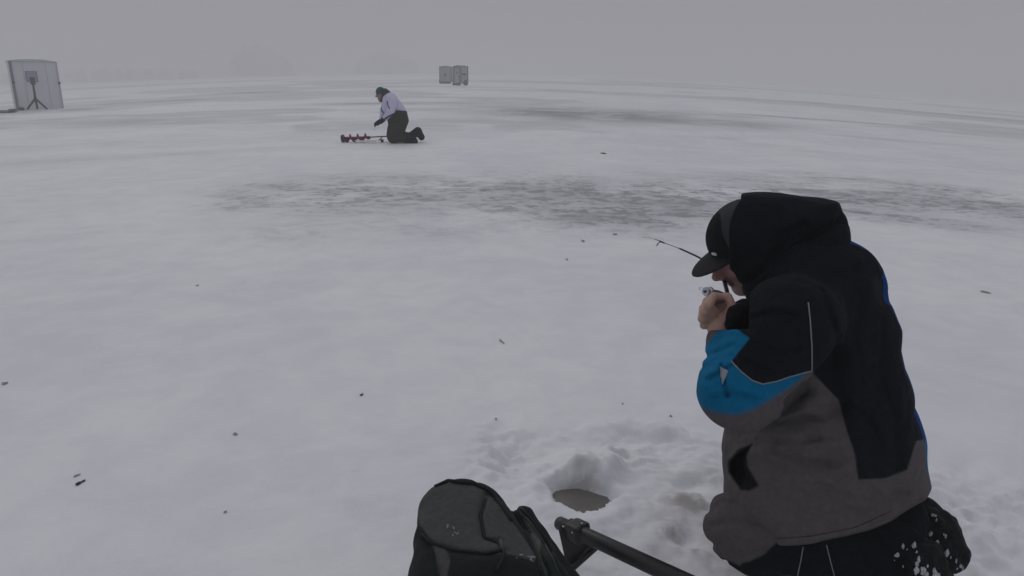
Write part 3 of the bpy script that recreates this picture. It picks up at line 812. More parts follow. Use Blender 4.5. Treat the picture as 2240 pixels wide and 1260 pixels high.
# far hand's black knit glove: palm, four curled fingers and a thumb
def glove_f(P):
    P = P + np.array([0, .085, -.012])
    d = cap(P, PY(1650, 690, 1.845), PY(1612, 678, 1.80), .046, .040)
    d = smin(d, cap(P, PY(1612, 678, 1.80), PY(1592, 682, 1.785), .038, .026), .02)
    for a_, b_, c_, r_ in (((1598, 664, 1.775), (1580, 668, 1.765), (1577, 684, 1.76), .0125), ((1594, 676, 1.765), (1576, 682, 1.755), (1574, 696, 1.755), .0125),
                           ((1592, 690, 1.765), (1575, 695, 1.755), (1578, 706, 1.755), .012), ((1596, 702, 1.775), (1584, 706, 1.765), (1586, 714, 1.765), .011)):
        d = smin(d, np.minimum(cap(P, PY(*a_), PY(*b_), r_ * 1.2, r_), cap(P, PY(*b_), PY(*c_), r_, r_ * .9)), .006)
    d = smin(d, np.minimum(cap(P, PY(1620, 662, 1.80), PY(1604, 654, 1.80), .017, .013), cap(P, PY(1604, 654, 1.80), PY(1594, 656, 1.80), .013, .011)), .01)
    return d + .003 * noise3(P, 60., 4)
V, Q = sdf_mesh(glove_f, PY(1600, 690, 1.72) - .18, PY(1600, 690, 1.72) + .2, .0034)
mesh_obj('glove', V, Q, M_glove, body)

# boots, toes dug in, crusted with snow
def boot(a, b, c):
    def f(P):
        d = cap(P, a, b, .052, .050)
        d = smin(d, cap(P, b, c, .050, .040), .03)
        sole = np.abs(((P - b) @ np.array([.80, -.35, .20]))) 
        return d + .022 * noise3(P, 22., 17) + .012 * noise3(P, 50., 18)
    cen = (a + b + c) / 3
    V, Q = sdf_mesh(f, cen - .26, cen + .26, .0048)
    o = mesh_obj('boot', V, Q, M_boot, body)
    return o, BVHTree.FromPolygons([tuple(v) for v in V], [tuple(q) for q in Q.tolist()])
b1, B1 = boot(PY(1992, 1150, 1.76), PY(2040, 1150, 1.70), PY(2085, 1222, 1.66))
b2, B2 = boot(PY(1945, 1205, 1.54), PY(2010, 1225, 1.48), PY(2060, 1290, 1.46))
rng = np.random.default_rng(4)
def snowbits(bv, parent, spots, n, spread, sz):
    n = n // 2; sz = sz * 1.5; spread = spread * .8
    mb = MB()
    for i in range(n):
        p = spots[rng.integers(len(spots))]
        h = hit(bv, p[0] + rng.normal(0, spread), p[1] + rng.normal(0, spread * 1.3), 0)
        if h is None: continue
        r = sz * rng.uniform(.4, 1.4)
        n0 = len(mb.v)
        import bmesh
        bm = bmesh.new(); bmesh.ops.create_icosphere(bm, subdivisions=2, radius=1)
        ax = np.array([.7, .7, 1.5]) * rng.uniform(.5, 1.5, 3) * r
        for v in bm.verts:
            k = 1 + .35 * math.sin(v.co.x * 5 + i) * math.cos(v.co.z * 4 + i * 2)
            mb.v.append(h + np.array(v.co) * ax * k)
        for f in bm.faces: mb.f.append([n0 + v.index for v in f.verts])
        bm.free()
    o = mb.build('clinging_snow', M_snowbit, parent, True); o['kind'] = 'stuff'; return o
snowbits(B1, b1, [(2045, 1150), (2058, 1175), (2075, 1215), (2052, 1130), (2095, 1232), (2100, 1250)], 34, 7, .0030)
snowbits(B2, b2, [(1998, 1205), (2005, 1230), (1970, 1236), (2020, 1250), (2040, 1260)], 34, 7, .0032)
snowbits(BT, trousers, [(1985, 1195), (1960, 1215), (1975, 1240)], 14, 8, .0028)

# ------------------------------------------------------------------ fishing rod and reel
rod = empty('fishing_rod', PY(1592, 655, 1.77), 'short black ice fishing rod with small silver reel held at the foreground angler\'s face', 'fishing rod')
off = -np.array(rod.location)
def loc(ps): return [np.array(p) + off for p in ps]
rp = [(1432, 523, 2.10), (1447, 529, 2.10), (1490, 545, 2.09), (1525, 561, 2.08), (1560, 580, 2.05), (1582, 606, 1.97), (1590, 636, 1.84), (1594, 660, 1.775), (1590, 680, 1.76)]
RP = [PY(*p) for p in rp]
MB().tube(loc(resample(RP[0:6], 30)), [.0010] * 9 + list(np.linspace(.0026, .0036, 21)), 8).build('rod_blank', M_rod, rod, True)
MB().tube(loc(resample(RP[5:], 14)), [.0045] + [.0062] * 12 + [.0050], 10).build('rod_handle', M_rod, rod, True)
for (a_, b_, y_) in ((1447, 529, 2.10),):
    c0 = PY(a_, b_, y_)
    MB().tube(loc([c0 + np.array([-.008, 0, .003]), c0, c0 + np.array([.010, 0, -.004])]), .0022, 8).build('guide_wrap', M_rod, rod, True)
    th = np.linspace(0, 2 * math.pi, 17)
    cc0 = c0 + np.array([-.004, 0, -.008])
    if a_ == 1447: cc0 = c0 + np.array([-.012, 0, -.009])
    MB().tube(loc([cc0 + .0048 * (np.array([.2, .95, 0]) * math.cos(t) + np.array([.45, 0, .85]) * math.sin(t)) for t in th]), .0013, 6, False).build('rod_guide', M_rod, rod, True)
    MB().tube(loc([c0, cc0 + np.array([0, 0, .004])]), .0012, 6).build('guide_foot', M_rod, rod, True)
MB().tube(loc([PY(1405, 519, 2.10), PY(1425, 521, 2.10), PY(1434, 524, 2.10)]), .0006, 5).build('line', M_line, rod)
reel = MB(); rc = PY(1548, 638, 1.775)
axd = np.array([-.75, -.62, .20]); axd /= np.linalg.norm(axd)
reel.tube(loc([rc - axd * .016, rc - axd * .010, rc + axd * .002, rc + axd * .003]), [.010, .014, .0145, .012], 20)
reelo = reel.build('reel', M_silver, rod, True)
MB().tube(loc([rc + axd * .003, rc + axd * .009]), [.0095, .0095], 18).build('spool', M_reeldark, reelo)
MB().tube(loc([rc + axd * .009, rc + axd * .0115]), [.0115, .0105], 18).build('spool_lip', M_silver, reelo)
MB().tube(loc([rc + axd * .0115, rc + axd * .017]), [.004, .003], 12).build('drag_knob', M_reeldark, reelo)
# bail wire loop, stem and crank
s1 = np.cross(axd, [0, 0, 1.]); s1 /= np.linalg.norm(s1); s2 = np.cross(axd, s1)
MB().tube(loc([rc + s1 * .019 * math.cos(t) + axd * (.006 + .022 * max(0, math.sin(t))) + np.array([0, 0, .010 * math.sin(t)]) for t in np.linspace(0, math.pi, 16)]), .0011, 6).build('bail', M_silver, reelo, True)
MB().tube(loc([rc - axd * .012, PY(1572, 640, 1.775), PY(1590, 648, 1.785)]), [.008, .006, .006], 10).build('reel_stem', M_reeldark, reelo, True)
MB().tube(loc([rc - axd * .006, rc - axd * .006 + np.array([-.006, -.010, -.018]), rc + np.array([-.012, -.012, -.026])]), [.003, .0025, .0022], 8).build('crank', M_silver, reelo, True)

# ------------------------------------------------------------------ bag in the foreground
def bagP(px, py, y): return PY(px, py, y)
def bag_f(P):
    x, y, _ = proj(P)
    # body: two faces meeting on a slanting ridge, top rounded
    Q = P.copy()
    d = cap(P, bagP(1012, 1124, 1.50), bagP(1060, 1330, 1.22), .086, .142)
    d = smin(d, cap(P, bagP(985, 1124, 1.47), bagP(1000, 1300, 1.25), .078, .112), .03)
    d = smin(d, cap(P, bagP(1052, 1136, 1.50), bagP(1140, 1310, 1.28), .072, .120), .03)
    d = smin(d, cap(P, bagP(1138, 1140, 1.55), bagP(1228, 1310, 1.38), .040, .070), .02)
    for pts, wd, am in (([(1063, 1085), (1050, 1130), (1060, 1180), (1095, 1186)], 7, .009), ([(1118, 1100), (1150, 1160), (1185, 1230), (1200, 1260)], 8, .013),
                        ([(945, 1190), (1000, 1207), (1070, 1214), (1105, 1204)], 7, .008), ([(930, 1180), (950, 1220), (965, 1262)], 7, .009),
                        ([(955, 1060), (1040, 1062), (1085, 1095)], 7, .006)):
        d = d + am * np.exp(-(polyd(x, y, pts) / wd) ** 2)
    d = smax(d, -P[:, 2], .02)
    return d + .014 * (np.abs(noise3(P, 12., 23)) - .12) + .004 * noise3(P, 34., 24)
bg1 = PY(1080, 1180, 1.45)
V, Q = sdf_mesh(bag_f, [-.30, 1.0, -.02], [.35, 1.80, .75], .0042)
x, y, _ = proj(V)
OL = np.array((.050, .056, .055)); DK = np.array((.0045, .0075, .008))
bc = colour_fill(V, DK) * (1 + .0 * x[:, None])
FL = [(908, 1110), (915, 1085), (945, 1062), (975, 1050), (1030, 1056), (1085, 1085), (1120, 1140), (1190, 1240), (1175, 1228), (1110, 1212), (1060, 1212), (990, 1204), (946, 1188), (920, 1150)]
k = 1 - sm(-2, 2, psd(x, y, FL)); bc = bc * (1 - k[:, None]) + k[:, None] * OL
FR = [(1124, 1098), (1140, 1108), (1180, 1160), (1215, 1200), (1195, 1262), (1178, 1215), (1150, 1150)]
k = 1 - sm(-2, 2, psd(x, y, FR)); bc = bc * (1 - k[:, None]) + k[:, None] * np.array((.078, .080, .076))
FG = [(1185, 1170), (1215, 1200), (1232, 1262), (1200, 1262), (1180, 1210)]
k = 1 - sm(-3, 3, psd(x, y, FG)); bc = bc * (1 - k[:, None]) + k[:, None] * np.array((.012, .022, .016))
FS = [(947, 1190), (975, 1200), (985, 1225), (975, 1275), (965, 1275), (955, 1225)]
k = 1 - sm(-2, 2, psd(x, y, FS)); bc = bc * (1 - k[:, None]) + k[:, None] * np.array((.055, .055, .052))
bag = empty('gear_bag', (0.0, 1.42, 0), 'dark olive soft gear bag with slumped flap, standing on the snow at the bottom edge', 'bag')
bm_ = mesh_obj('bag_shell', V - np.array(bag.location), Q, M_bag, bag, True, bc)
BB = BVHTree.FromPolygons([tuple(v) for v in V], [tuple(q) for q in Q.tolist()])
def bag_tube(name, pts, r, m_=M_strap, n=26):
    q = [hit(BB, a, b, .0015) for a, b in resample(pts, n)]
    q = [p - np.array(bag.location) for p in q if p is not None]
    if len(q) > 3: MB().tube(q, r, 8).build(name, m_, bag, True)
bag_tube('rim', [(952, 1066), (975, 1052), (1030, 1058), (1068, 1072), (1098, 1110), (1118, 1140)], .005)
bag_tube('hem_binding', [(925, 1168), (945, 1186), (990, 1203), (1060, 1211), (1100, 1204)], .0035)
bag_tube('strap', [(1062, 1092), (1050, 1130), (1060, 1178), (1092, 1190), (1104, 1215), (1085, 1250)], .0040)
bag_tube('edge_binding', [(1122, 1098), (1160, 1135), (1200, 1190), (1225, 1250)], .0038)
bag_tube('webbing_loop', [(1128, 1120), (1150, 1165), (1172, 1215), (1182, 1255)], .0045)
bag_tube('zipper', [(1140, 1120), (1180, 1172), (1210, 1225), (1222, 1255)], .0018, M_endcap)
bag_tube('buckle', [(1094, 1184), (1098, 1204)], .0055, M_endcap, 6)
mb = MB()
for i in range(22):
    p = [(995, 1170), (1160, 1220), (1168, 1224), (985, 1155), (1135, 1218)][i % 5]
    h = hit(BB, p[0] + rng.normal(0, 5), p[1] + rng.normal(0, 5), .0)
    if h is not None: mb.box(h - np.array(bag.location), rng.uniform(.0015, .0055, 3), .0007)
o = mb.build('snow_flecks', mat('frosty_crumbs', (.22, .25, .26), .8), bag); o['kind'] = 'stuff'

# ------------------------------------------------------------------ black pole with clamp and bracket
pa, pb = PY(1262, 1162, 1.66), PY(1560, 1300, 1.33)
ax = (pb - pa) / np.linalg.norm(pb - pa)
pole = empty('pole_clamp', (pa[0], pa[1], 0), 'black metal pole with end clamp and triangular bracket, lying beside the olive bag', 'pole')
po = np.array(pole.location)
MB().tube([pa - ax * .02 - po, pa - po, pb - po], [.0205, .0215, .0215], 24).build('pole_tube', M_blackmetal, pole, True)
MB().tube([pa - ax * .075 - po, pa - ax * .07 - po, pa - ax * .04 - po, pa - ax * .038 - po], [.017, .0195, .0195, .017], 20).build('end_cap', M_endcap, pole, True)
zz = np.cross(ax, np.cross([0, 0, 1.], ax)); zz /= np.linalg.norm(zz); yy = np.cross(zz, ax)
R_ = np.stack([ax, yy, zz], 1)
MB().box(pa + ax * .002 - po, (.055, .056, .052), .010, R_).build('clamp_block', M_blackmetal, pole, True)
MB().box(pa - ax * .034 - po, (.012, .040, .040), .004, R_).build('collar', M_blackmetal, pole, True)
toc = CAM - pa; toc /= np.linalg.norm(toc)
for (a_, b_) in ((1232, 1152), (1252, 1165), (1273, 1145)):
    d_ = ray(a_, b_); tt = ((pa - toc * -.030 - CAM) @ toc) / (d_ @ toc)
    c_ = CAM + d_ * tt
    MB().tube([c_ - toc * .010 - po, c_ + toc * .001 - po], [.0032, .0026], 10).build('bolt', M_bolt, pole, True)
br = [PY(1222, 1160, 1.66), PY(1300, 1178, 1.66), PY(1296, 1196, 1.66), PY(1250, 1240, 1.64), PY(1238, 1232, 1.64)]
MB().prism([p - po for p in br], np.array([0, .022, 0])).build('bracket_plate', M_blackmetal, pole)
MB().tube([PY(1312, 1190, 1.645) - po, PY(1245, 1250, 1.62) - po], .0085, 10).build('bracket_strut', M_blackmetal, pole, True)

# ------------------------------------------------------------------ distant kneeling angler
g = G(870, 312)
FY = g[1] + .0
S = (PY(870, 312, FY) - PY(870, 212, FY))[2] * -.01     # metres per photo pixel there
def D(px, py, dy=0): return PY(px, py, FY + dy)
def far_bibs(P):
    d = cap(P, D(877, 250), D(870, 262), 15 * S, 22.5 * S)
    d = smin(d, cap(P, D(872, 260, -.10), D(862, 297, -.13), 20 * S, 17 * S), .05)
    d = smin(d, cap(P, D(876, 262, .12), D(866, 294, .16), 19 * S, 16 * S), .05)
    d = smin(d, cap(P, D(864, 300, -.13), D(893, 305, -.13), 10 * S, 8 * S), .04)
    d = smin(d, cap(P, D(868, 297, .16), D(902, 297, .16), 10 * S, 8 * S), .04)
    return d + .02 * noise3(P, 9., 2)
def far_jacket(P):
    d = cap(P, D(853, 219), D(872, 245), 16.5 * S, 17.5 * S)
    d = smin(d, cap(P, D(853, 216, -.2), D(853, 216, .2), 9 * S, 9 * S), .08)
    d = smin(d, cap(P, D(846, 216), D(845, 240), 8 * S, 9 * S), .06)
    d = smin(d, cap(P, D(860, 222, -.24), D(854, 244, -.28), 10.5 * S, 8.5 * S), .03)
    d = smin(d, cap(P, D(855, 243, -.28), D(843, 258, -.16), 8.5 * S, 6.2 * S), .03)
    d = smin(d, cap(P, D(846, 220, .22), D(838, 243, .22), 8 * S, 7 * S), .03)
    d = smin(d, cap(P, D(838, 243, .22), D(834, 262, .06), 6.5 * S, 5 * S), .03)
    return d + .012 * noise3(P, 12., 2)
def far_body(P):
    d = ell(P, D(834, 205), (.086, .08, .112))
    d = smin(d, cap(P, D(831, 214), D(832, 219), .05, .045), .03)
    d = smin(d, cap(P, D(824, 208), D(823, 211), .018, .022), .015)
    d = smin(d, cap(P, D(842, 212), D(855, 224), .055, .06), .04)
    d = smin(d, cap(P, D(853, 222), D(874, 250), .13, .13), .06)
    for s, e, h_, kx in ((-.24, (855, 243, -.28), (842, 259, -.16), (862, 299, -.13)), (.2, (838, 243, .22), (834, 263, .06), (866, 296, .16))):
        d = smin(d, chain(P, [D(856, 218, s), D(*e), D(*h_)], [.055, .045, .03]), .03)
        # hand: palm, fingers, thumb
        hp = D(h_[0] - 9, h_[1] + 7, h_[2])
        d = smin(d, cap(P, D(*h_), hp, .032, .038), .02)
        for k in range(4):
            fa = hp + np.array([-.005, -.03 + .02 * k, -.01]); fb = fa + np.array([-.035, 0, -.02]); fc = fb + np.array([-.005, 0, -.03])
            d = smin(d, np.minimum(cap(P, fa, fb, .011, .010), cap(P, fb, fc, .010, .009)), .006)
        d = smin(d, cap(P, hp + np.array([0, -.035, .01]), hp + np.array([-.04, -.05, .0]), .012, .010), .008)
        d = smin(d, chain(P, [D(874, 255, s * .5), D(*kx), D(898, kx[1] + 5, kx[2])], [.10, .08, .06]), .04)
    return d
fl, fh = D(805, 325, -.55), D(940, 180, .55)
V, Q = sdf_mesh(far_body, fl, fh, .011)
fb_ = mesh_obj('person', V, Q, M_skin, None, True, colour_fill(V, (.26, .16, .13)))
tag(fb_, 'distant kneeling angler wearing a teal beanie, white hoodie and dark olive bibs', 'person')
V, Q = sdf_mesh(far_jacket, fl, fh, .010)
x, y, _ = proj(V); c = colour_fill(V, (.60, .60, .76))
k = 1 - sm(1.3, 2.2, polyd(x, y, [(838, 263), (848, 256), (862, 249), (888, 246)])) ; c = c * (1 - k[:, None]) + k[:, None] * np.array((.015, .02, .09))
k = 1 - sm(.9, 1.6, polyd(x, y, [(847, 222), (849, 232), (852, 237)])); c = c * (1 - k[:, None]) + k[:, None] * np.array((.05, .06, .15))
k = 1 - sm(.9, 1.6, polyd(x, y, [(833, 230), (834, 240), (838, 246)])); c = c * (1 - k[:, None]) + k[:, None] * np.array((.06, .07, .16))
mesh_obj('hoodie', V, Q, M_cloth, fb_, True, c)
V, Q = sdf_mesh(far_bibs, fl, fh, .011)
c = colour_fill(V, (.030, .031, .024)); z_ = sm(.7, .3, V[:, 2] - g[2]) if False else 0
mesh_obj('bib_trousers', V, Q, M_cloth, fb_, True, c)
def far_beanie(P):
    d = ell(P, D(832.5, 201), (.105, .10, .105))
    return smax(d, (P - D(833, 206)) @ np.array([.25, 0, -.97]), .01) 
V, Q = sdf_mesh(far_beanie, fl, fh, .009)
mesh_obj('beanie', V, Q, mat('teal_knit', (.012, .075, .095), .9, 40, (60, .5, .01)), fb_)
def far_hood(P):
    d = cap(P, D(842, 204), D(852, 209), .105, .075)
    d = smin(d, cap(P, D(843, 206), D(838, 218), .085, .07), .04)
    return smin(d, cap(P, D(846, 207), D(854, 206), .05, .022), .03)
V, Q = sdf_mesh(far_hood, fl, fh, .010)
mesh_obj('hood', V, Q, mat('brown_grey_fleece', (.040, .036, .034), .95, 20), fb_)
def far_boot(dy, ax_, ay_, bx_, by_, cx_, cy_):
    def f(P): return smin(cap(P, D(ax_, ay_, dy), D(bx_, by_, dy), 9.5 * S, 9 * S), cap(P, D(bx_, by_, dy), D(cx_, cy_, dy), 8.5 * S, 7.5 * S), .03)
    V, Q = sdf_mesh(f, fl, fh, .010); mesh_obj('boot', V, Q, M_boot, fb_)
far_boot(-.13, 890, 305, 902, 306, 907, 309)
far_boot(.16, 902, 296, 914, 287, 922, 300)
for (a_, b_, dy) in ((842, 259, -.16), (834, 263, .06)):
    def f(P):
        hp = D(a_ - 9, b_ + 7, dy)
        d = cap(P, D(a_ + 3, b_ - 2, dy), hp, .050, .050)
        for k in range(4):
            fa = hp + np.array([-.005, -.036 + .024 * k, -.01]); fb2 = fa + np.array([-.040, 0, -.02]); fc = fb2 + np.array([-.005, 0, -.035])
            d = smin(d, np.minimum(cap(P, fa, fb2, .018, .017), cap(P, fb2, fc, .017, .014)), .010)
        return smin(d, cap(P, hp + np.array([0, -.04, .01]), hp + np.array([-.045, -.06, .0]), .019, .016), .012)
    V, Q = sdf_mesh(f, fl, fh, .008); mesh_obj('glove', V, Q, M_glove, fb_)

# auger lying on the snow in front of him
ga = D(750, 303); gb = D(850, 298)
au = empty('ice_auger', G(800, 312), 'red-violet spiral ice auger lying on the snow before the distant angler', 'auger')
ao = np.array(au.location)
dax = (gb - ga) / np.linalg.norm(gb - ga); n1 = np.cross(dax, [0, 1., 0]); n1 /= np.linalg.norm(n1); n2 = np.cross(dax, n1)
MB().tube([ga - ao, gb - ao], .013, 10).build('auger_shaft', M_blackmetal, au, True)
v = []; f = []
L = (812 - 750) * S
for i in range(121):
    t = i / 120; th = t * 3.6 * 2 * math.pi
    r_ = 8.0 * S * min(1, (1 - t) * 9 + .15)
    c0 = ga + dax * L * t
    for sgn in (-1, 1):
        v.append(c0 + dax * sgn * .004 - ao); v.append(c0 + dax * sgn * .016 + 1.12 * r_ * (n1 * math.cos(th) + n2 * math.sin(th)) - ao)
for i in range(120):
    a0 = 4 * i; b0 = a0 + 4
    f += [[a0, a0 + 1, b0 + 1, b0], [a0 + 2, b0 + 2, b0 + 3, a0 + 3], [a0 + 1, a0 + 3, b0 + 3, b0 + 1]]
mesh_obj('auger_flighting', v, f, M_auger, au)
MB().tube([ga + dax * .02 - ao, ga + dax * L - ao], [3.6 * S, 2.4 * S], 12).build('auger_core', M_auger, au, True)
MB().tube([ga - dax * .03 - ao, ga + dax * .03 - ao], [8.2 * S, 8.2 * S], 16).build('cutting_head', M_hutdark, au, True)
MB().tube([D(836, 299) - ao, D(833, 304) - ao, D(828, 307) - ao], .012, 8).build('auger_handle', M_blackmetal, au, True)
MB().box((D(800, 308, -.12) - ao), (48 * S, .10, .02), .006).build('blade_guard', M_yellow, au)
# small black tackle puck and pale flasher board next to his knees
p = G(836, 311)
t1 = empty('tackle_jar', p, 'small black round jar on the snow under the distant angler\'s knees', 'jar')
MB().tube([(0, 0, 0), (0, 0, .045)], [.035, .032], 14).build('jar_body', M_hutdark, t1, True)
MB().tube([(0, 0, .045), (0, 0, .060)], [.036, .034], 14).build('lid', M_endcap, t1, True)
lure = D(819, 284); l0 = empty('fishing_lure', lure, 'tiny dark lure dangling below the distant angler\'s gloves', 'lure')
MB().tube([(0, 0, .006), (0, 0, 0), (0, 0, -.012)], [.004, .010, .004], 8).build('lure_body', M_hutdark, l0, True)
MB().tube([(0, 0, .006), D(822, 273, .0) - lure], .0015, 5).build('line', M_line, l0)

# ------------------------------------------------------------------ white panel hut with tripod (left)
gh = G(82, 239.5)
HY_ = gh[1]
hutz = gh[2]
mpp = 1.0 / (F / (gh - CAM).dot(fw)) 
HW = 94 * mpp / .86 * .76; HH = 104 * mpp * .97
hut = empty('ice_hut', (gh[0] + .12, gh[1] + .1, hutz - .03), 'tall white panelled ice hut with arched roof at the far left', 'ice hut', rz=rad(40))
MB().box((0, .95, HH / 2), (HW, 1.9, HH), .02).build('hut_wall', M_hutwall, hut)
arch = [(-HW / 2 - .05, 0, HH)] + [(-HW / 2 - .05 + (HW + .10) * t, 0, HH + .09 * math.sin(math.pi * min(1, t * 1.0)) + .03) for t in np.linspace(0, 1, 12)] + [(HW / 2 + .05, 0, HH)]
MB().prism([np.array(p) + np.array([0, -.05, .003]) for p in arch], (0, 2.0, 0)).build('roof', mat('roof_sheet', (.50, .52, .55), .6, 2), hut)
MB().box((-HW / 2 - .012, -.01, HH / 2), (.11, .09, HH - .02), .01).build('corner_trim', M_huttrim, hut)
MB().box((HW / 2 + .0, -.01, HH / 2), (.06, .07, HH - .02), .01).build('corner_trim', mat('pale_trim_panel', (.42, .44, .48), .6), hut)
wf = MB(); wx = HW * (-.5 + .41); wz = 70 * mpp
for (cx_, cz_, sx_, sz_) in ((0, 10.5, 21, 1.4), (0, -10.5, 21, 1.4), (-9.8, 0, 1.4, 20), (9.8, 0, 1.4, 20)):
    wf.box((wx + cx_ * mpp, -.012, wz + cz_ * mpp), (sx_ * mpp, .05, sz_ * mpp), .004)
wfo = wf.build('window', M_huttrim, hut)
MB().box((wx, -.004, wz), (18.4 * mpp, .03, 19.8 * mpp)).build('pane', M_hutwin, wfo)
for s in (-1, 1):
    MB().box((s * (HW / 2 - .0) , -.06, HH * .57), (.10, .05, .10), .01).build('latch', M_hutdark, hut)
MB().box((-HW / 2 + .12, -.10, .06), (.22, .20, .14), .03).build('foot_skid', M_hutdark, hut)
MB().box((HW / 2 - .25, -.05, .04), (.45, .06, .06), .01).build('foot_skid', M_huttrim, hut)
for s in (-.25, .25):
    MB().box((HW * s, -.002, HH / 2), (.02, .012, HH - .1)).build('panel_seam', mat('seam_grey', (.38, .40, .44), .7), hut)
gt = G(80, 241.5)
def TD(px, py, dy=0): return PY(px, py, gt[1] + dy)
tb = G(80, 240.5)
tri = empty('tripod', tb, 'black camera tripod standing against the white hut\'s front', 'tripod')
to = np.array(tri.location)
top_, hub = TD(72, 180, -.25), TD(77, 215, -.2)
MB().tube([hub - to, top_ - to], [.055, .045], 8).build('post', M_hutdark, tri, True)
for (a_, b_, dy) in ((60, 239, -.6), (103, 238.5, .2), (82, 238, .15)):
    MB().tube([hub - to, TD(a_, b_, dy) - to], [.055, .045], 8).build('leg', M_hutdark, tri, True)
MB().box(TD(71.5, 177, -.25) - to, (.17, .14, .34), .02).build('head', M_hutdark, tri)
gx = G(10, 247)
sl = empty('gear_sled', gx, 'low dark sled on the snow at the far left edge beside the hut', 'sled')
MB().prism([(-.42, -.25, .12), (-.36, -.25, .03), (.30, -.25, .03), (.50, -.25, .18), (.46, -.25, .20), (.28, -.25, .12)], (0, .5, 0)).build('sled_tub', M_huttrim, sl)
for s in (-.2, .2): MB().tube([(-.38, s, .015), (.34, s, .015), (.5, s, .10)], .015, 6).build('runner', M_hutdark, sl)

# ------------------------------------------------------------------ two grey trailers far off
def trailer(pxc, pyb, wpx, hpx, rz, lab, door):
    g_ = G(pxc, pyb); mp = ((g_ - CAM) @ fw) / F
    W = wpx * mp; H = hpx * mp; Dp = W * .95
    t = empty('fish_house', (g_[0], g_[1] + W * .6, g_[2]), lab, 'fish house', 'fish houses near the horizon', rz)
    b = .20 * H / 2.2
    MB().box((0, 0, H / 2 + b / 2), (W, Dp, H - b), .02).build('house_wall', M_hut2, t)
    MB().prism([(-W / 2 - .04, -Dp / 2 - .04, H - .02), (0, -Dp / 2 - .04, H + .05), (W / 2 + .04, -Dp / 2 - .04, H - .02), (W / 2 + .04, -Dp / 2 - .04, H - .08), (-W / 2 - .04, -Dp / 2 - .04, H - .08)], (0, Dp + .08, 0)).build('roof', M_hut2b, t)
    for sx_ in (-1, 1):
        for sy_ in (-1, 1):
            MB().box((sx_ * W / 2, sy_ * Dp / 2, H / 2 + b / 2), (.09, .09, H - b - .1), .01).build('corner_post', M_hut2b, t)
    if door:
        dz = (H - b) * .42 + b
        MB().box((-.0, -Dp / 2 - .012, dz + .06), (W * .66, .05, H * .80), .01).build('door_frame', M_hut2b, t)
        dr = MB().box((-.0, -Dp / 2 - .03, dz + .04), (W * .54, .05, H * .74), .01).build('door', M_hut2door, t)
        MB().box((0, -Dp / 2 - .045, dz + H * .18), (W * .2, .04, H * .14), .01).build('door_window', M_hut2b, dr)
        MB().box((W * .19, -Dp / 2 - .06, dz), (.05, .05, .12), .01).build('door_handle', M_hutdark, dr)
        MB().box((W / 2 + .012, -.05, H * .58), (.05, Dp * .55, H * .10), .01).build('window', M_hutdark, t)
    else:
        MB().box((-W * .05, -Dp / 2 - .012, H * .52), (W * .16, .05, H * .20), .01).build('window', M_hutdark, t)
    for s in (-1, 1):
        wv = MB().tube([(s * (W / 2 + .02), Dp * .12 * s, .24), (s * (W / 2 + .16), Dp * .12 * s, .24)], [.24, .24], 16)
        wh = wv.build('wheel', M_hutdark, t, True)
    MB().box((0, -Dp / 2 - .10, b * .6), (W * .9, .25, .22), .02).build('hitch_frame', M_hutdark, t)
    return t
trailer(977, 183, 26, 36, rad(-12), 'plain grey fish house with one small window, left of the pair', False)
trailer(1007, 187, 22, 41, rad(-42), 'grey fish house with a framed door, right of the pair', True)

# ------------------------------------------------------------------ dark bits lying on the snow
LEAVES = [(175, 1058, 15, 9, 'dark wet leaf alone on the smooth snow at lower left'),
          (168, 1042, 12, 4, 'thin faint twig just above the dark leaf at lower left'),
          (515, 951, 14, 5, 'small dark crumb halfway between the lone leaf and the bag'),
          (493, 1121, 8, 4, 'small grey crumb on open snow left of the olive bag'),
          (1320, 336, 14, 4, 'flat black scrap on the snow far behind the drifted crust, right of the distant angler'),
          (791, 865, 8, 5, 'small black crumb on the snow in mid picture above the bag'),
          (1240, 568, 6, 4, 'tiny black speck on the snow left of the rod tip'),
          (1275, 528, 9, 5, 'tiny curled speck on the snow just under the crust edge'),
          (1097, 748, 24, 4, 'thin slanting twig lying on the snow in the middle of the picture'),
          (1467, 911, 7, 4, 'tiny dark crumb on the snow left of the blue elbow'),
          (2155, 640, 26, 4, 'faint grey twig on the snow at right behind the angler\'s back'),
          (1085, 918, 6, 4, 'tiny dark crumb on the snow above the fishing hole\'s left side'),
          (10, 840, 14, 5, 'small grey flake at the left edge of the snow'),
          (1345, 513, 12, 3, 'short dark splinter on the snow at the near edge of the crust'),
          (1362, 884, 5, 3, 'minute speck on the bare snow above the fishing hole'),
          (432, 625, 6, 3, 'minute dark speck on the smooth snow at left centre')]
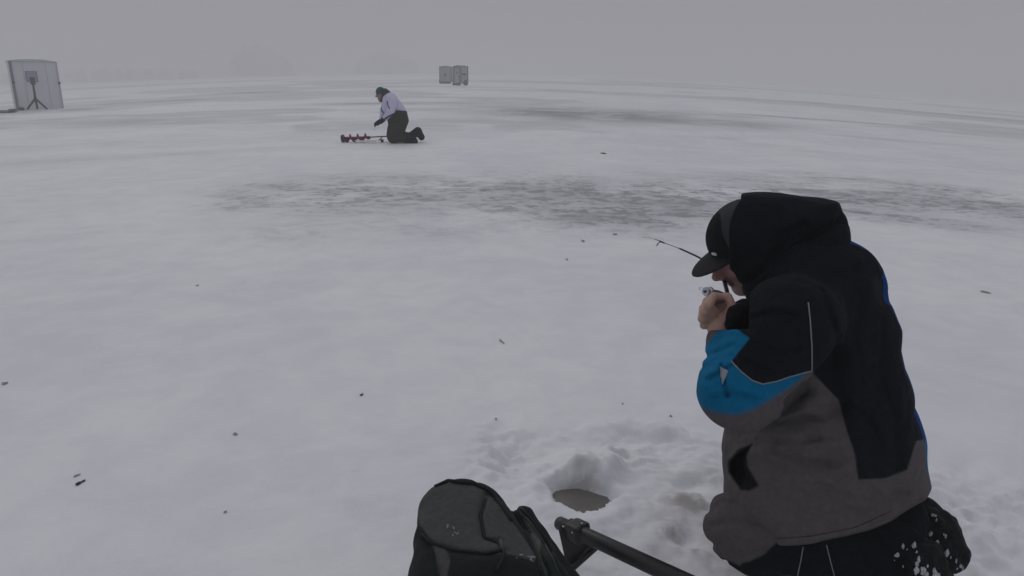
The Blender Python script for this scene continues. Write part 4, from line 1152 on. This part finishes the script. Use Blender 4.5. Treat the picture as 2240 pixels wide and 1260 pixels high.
for i, (a_, b_, w_, h_, lab) in enumerate(LEAVES):
    g_ = G(a_, b_); mp = ((g_ - CAM) @ fw) / F
    L = w_ * mp / 2 * (.75 if i not in (8, 10) else .5); dirn = ray(a_, b_)[2]; Wd = h_ * mp / 2 * .8 / max(.18, -dirn)
    v = []; n = 11
    sl_ = {0: .6, 1: .5, 8: -1.0, 10: -.35}.get(i, rng.uniform(-.3, .3))
    for k in range(n):
        th = 2 * math.pi * k / n; rr_ = 1 + .28 * math.sin(3 * th + i) + .15 * math.cos(5 * th + 2 * i)
        xx, yy_ = L * rr_ * math.cos(th), Wd * rr_ * math.sin(th)
        v.append((xx, yy_ + xx * sl_ * 2.2, .002 + .15 * L * math.sin(th * 2 + i) ** 2))
    top = [(a__, b__, c__ + .12 * L + .0015) for a__, b__, c__ in v]
    f = [list(range(n))[::-1], list(range(n, 2 * n))] + [[k, (k + 1) % n, n + (k + 1) % n, n + k] for k in range(n)]
    nm = 'twig' if 'twig' in lab or 'splinter' in lab else 'fleck' if w_ < 10 else 'leaf_scrap'
    mm_ = M_leaf if i in (0, 4, 5) else M_leafg if 'M_leafg' in globals() else M_leaf
    o = mesh_obj(nm, v + top, f, mm_); o.location = g_
    tag(o, lab, 'twig' if nm == 'twig' else 'debris', 'dark bits scattered on the snow')

# ------------------------------------------------------------------ woods in the fog
def wood(name, px0, px1, pyb, hpx, n, seed, lab):
    rg = np.random.default_rng(seed); v = []; f = []
    for i in range(n):
        u = rg.beta(2, 2); px = px0 + (px1 - px0) * u
        g_ = G(px, pyb); dist = np.hypot(g_[0], g_[1])
        r_ = rg.uniform(500, 580); k = r_ / dist
        X, Y = g_[0] * k, g_[1] * k; Z = height(np.array([X]), np.array([Y]))[0] - .3
        hgt = 5 + hpx * (.20 + .65 * math.sin(math.pi * u) * rg.uniform(.7, 1.1)) * r_ / F
        mb.tube if False else None
        # trunk
        m0 = len(v); seg = 5
        for q, (zz_, rr_) in enumerate(((0, .22), (hgt * .7, .08))):
            for s in range(seg): v.append((X + rr_ * math.cos(2 * math.pi * s / seg), Y + rr_ * math.sin(2 * math.pi * s / seg), Z + zz_))
        for s in range(seg): f.append([m0 + s, m0 + (s + 1) % seg, m0 + seg + (s + 1) % seg, m0 + seg + s])
        for q in range(110):
            th = rg.uniform(0, 2 * math.pi); zz_ = rg.beta(2, 1.6) * hgt
            rad_ = hgt * .34 * math.sqrt(rg.uniform(0, 1)) * math.sin(math.pi * min(1, .15 + .85 * zz_ / hgt) ** .8 * .97)
            c_ = np.array([X + rad_ * math.cos(th), Y + rad_ * math.sin(th), Z + zz_]); a__ = rg.normal(0, 1, 3); b__ = rg.normal(0, 1, 3)
            sz = rg.uniform(.3, .9)
            m0 = len(v); v += [tuple(c_ + a__ * sz), tuple(c_ + b__ * sz), tuple(c_ - (a__ + b__) * sz * .6)]; f.append([m0, m0 + 1, m0 + 2])
    o = mesh_obj(name, v, f, M_tree, None, False)
    return tag(o, lab, 'woods', None, 'stuff')
wood('distant_wood', 490, 650, 176, 62, 40, 1, 'faint fogged clump of trees on the skyline left of the distant angler')
wood('distant_wood', 770, 925, 176, 48, 36, 2, 'lower faint clump of fogged trees on the skyline behind the distant angler')
wood('distant_shore', -60, 470, 186, 12, 60, 3, 'low thin fogged tree line along the left skyline')

# ------------------------------------------------------------------ haze
hz = MB().box((0, 0, 14.0), (1500, 1500, 32.0))
hm = bpy.data.materials.new('winter_haze'); hm.use_nodes = True; hn = hm.node_tree; hn.nodes.clear()
pv = hn.nodes.new('ShaderNodeVolumePrincipled'); ho = hn.nodes.new('ShaderNodeOutputMaterial')
pv.inputs['Color'].default_value = (.90, .905, .91, 1); pv.inputs['Density'].default_value = .0062; pv.inputs['Anisotropy'].default_value = 0.0
hn.links.new(pv.outputs[0], ho.inputs['Volume'])
haze = hz.build('haze', hm); tag(haze, kind='stuff')
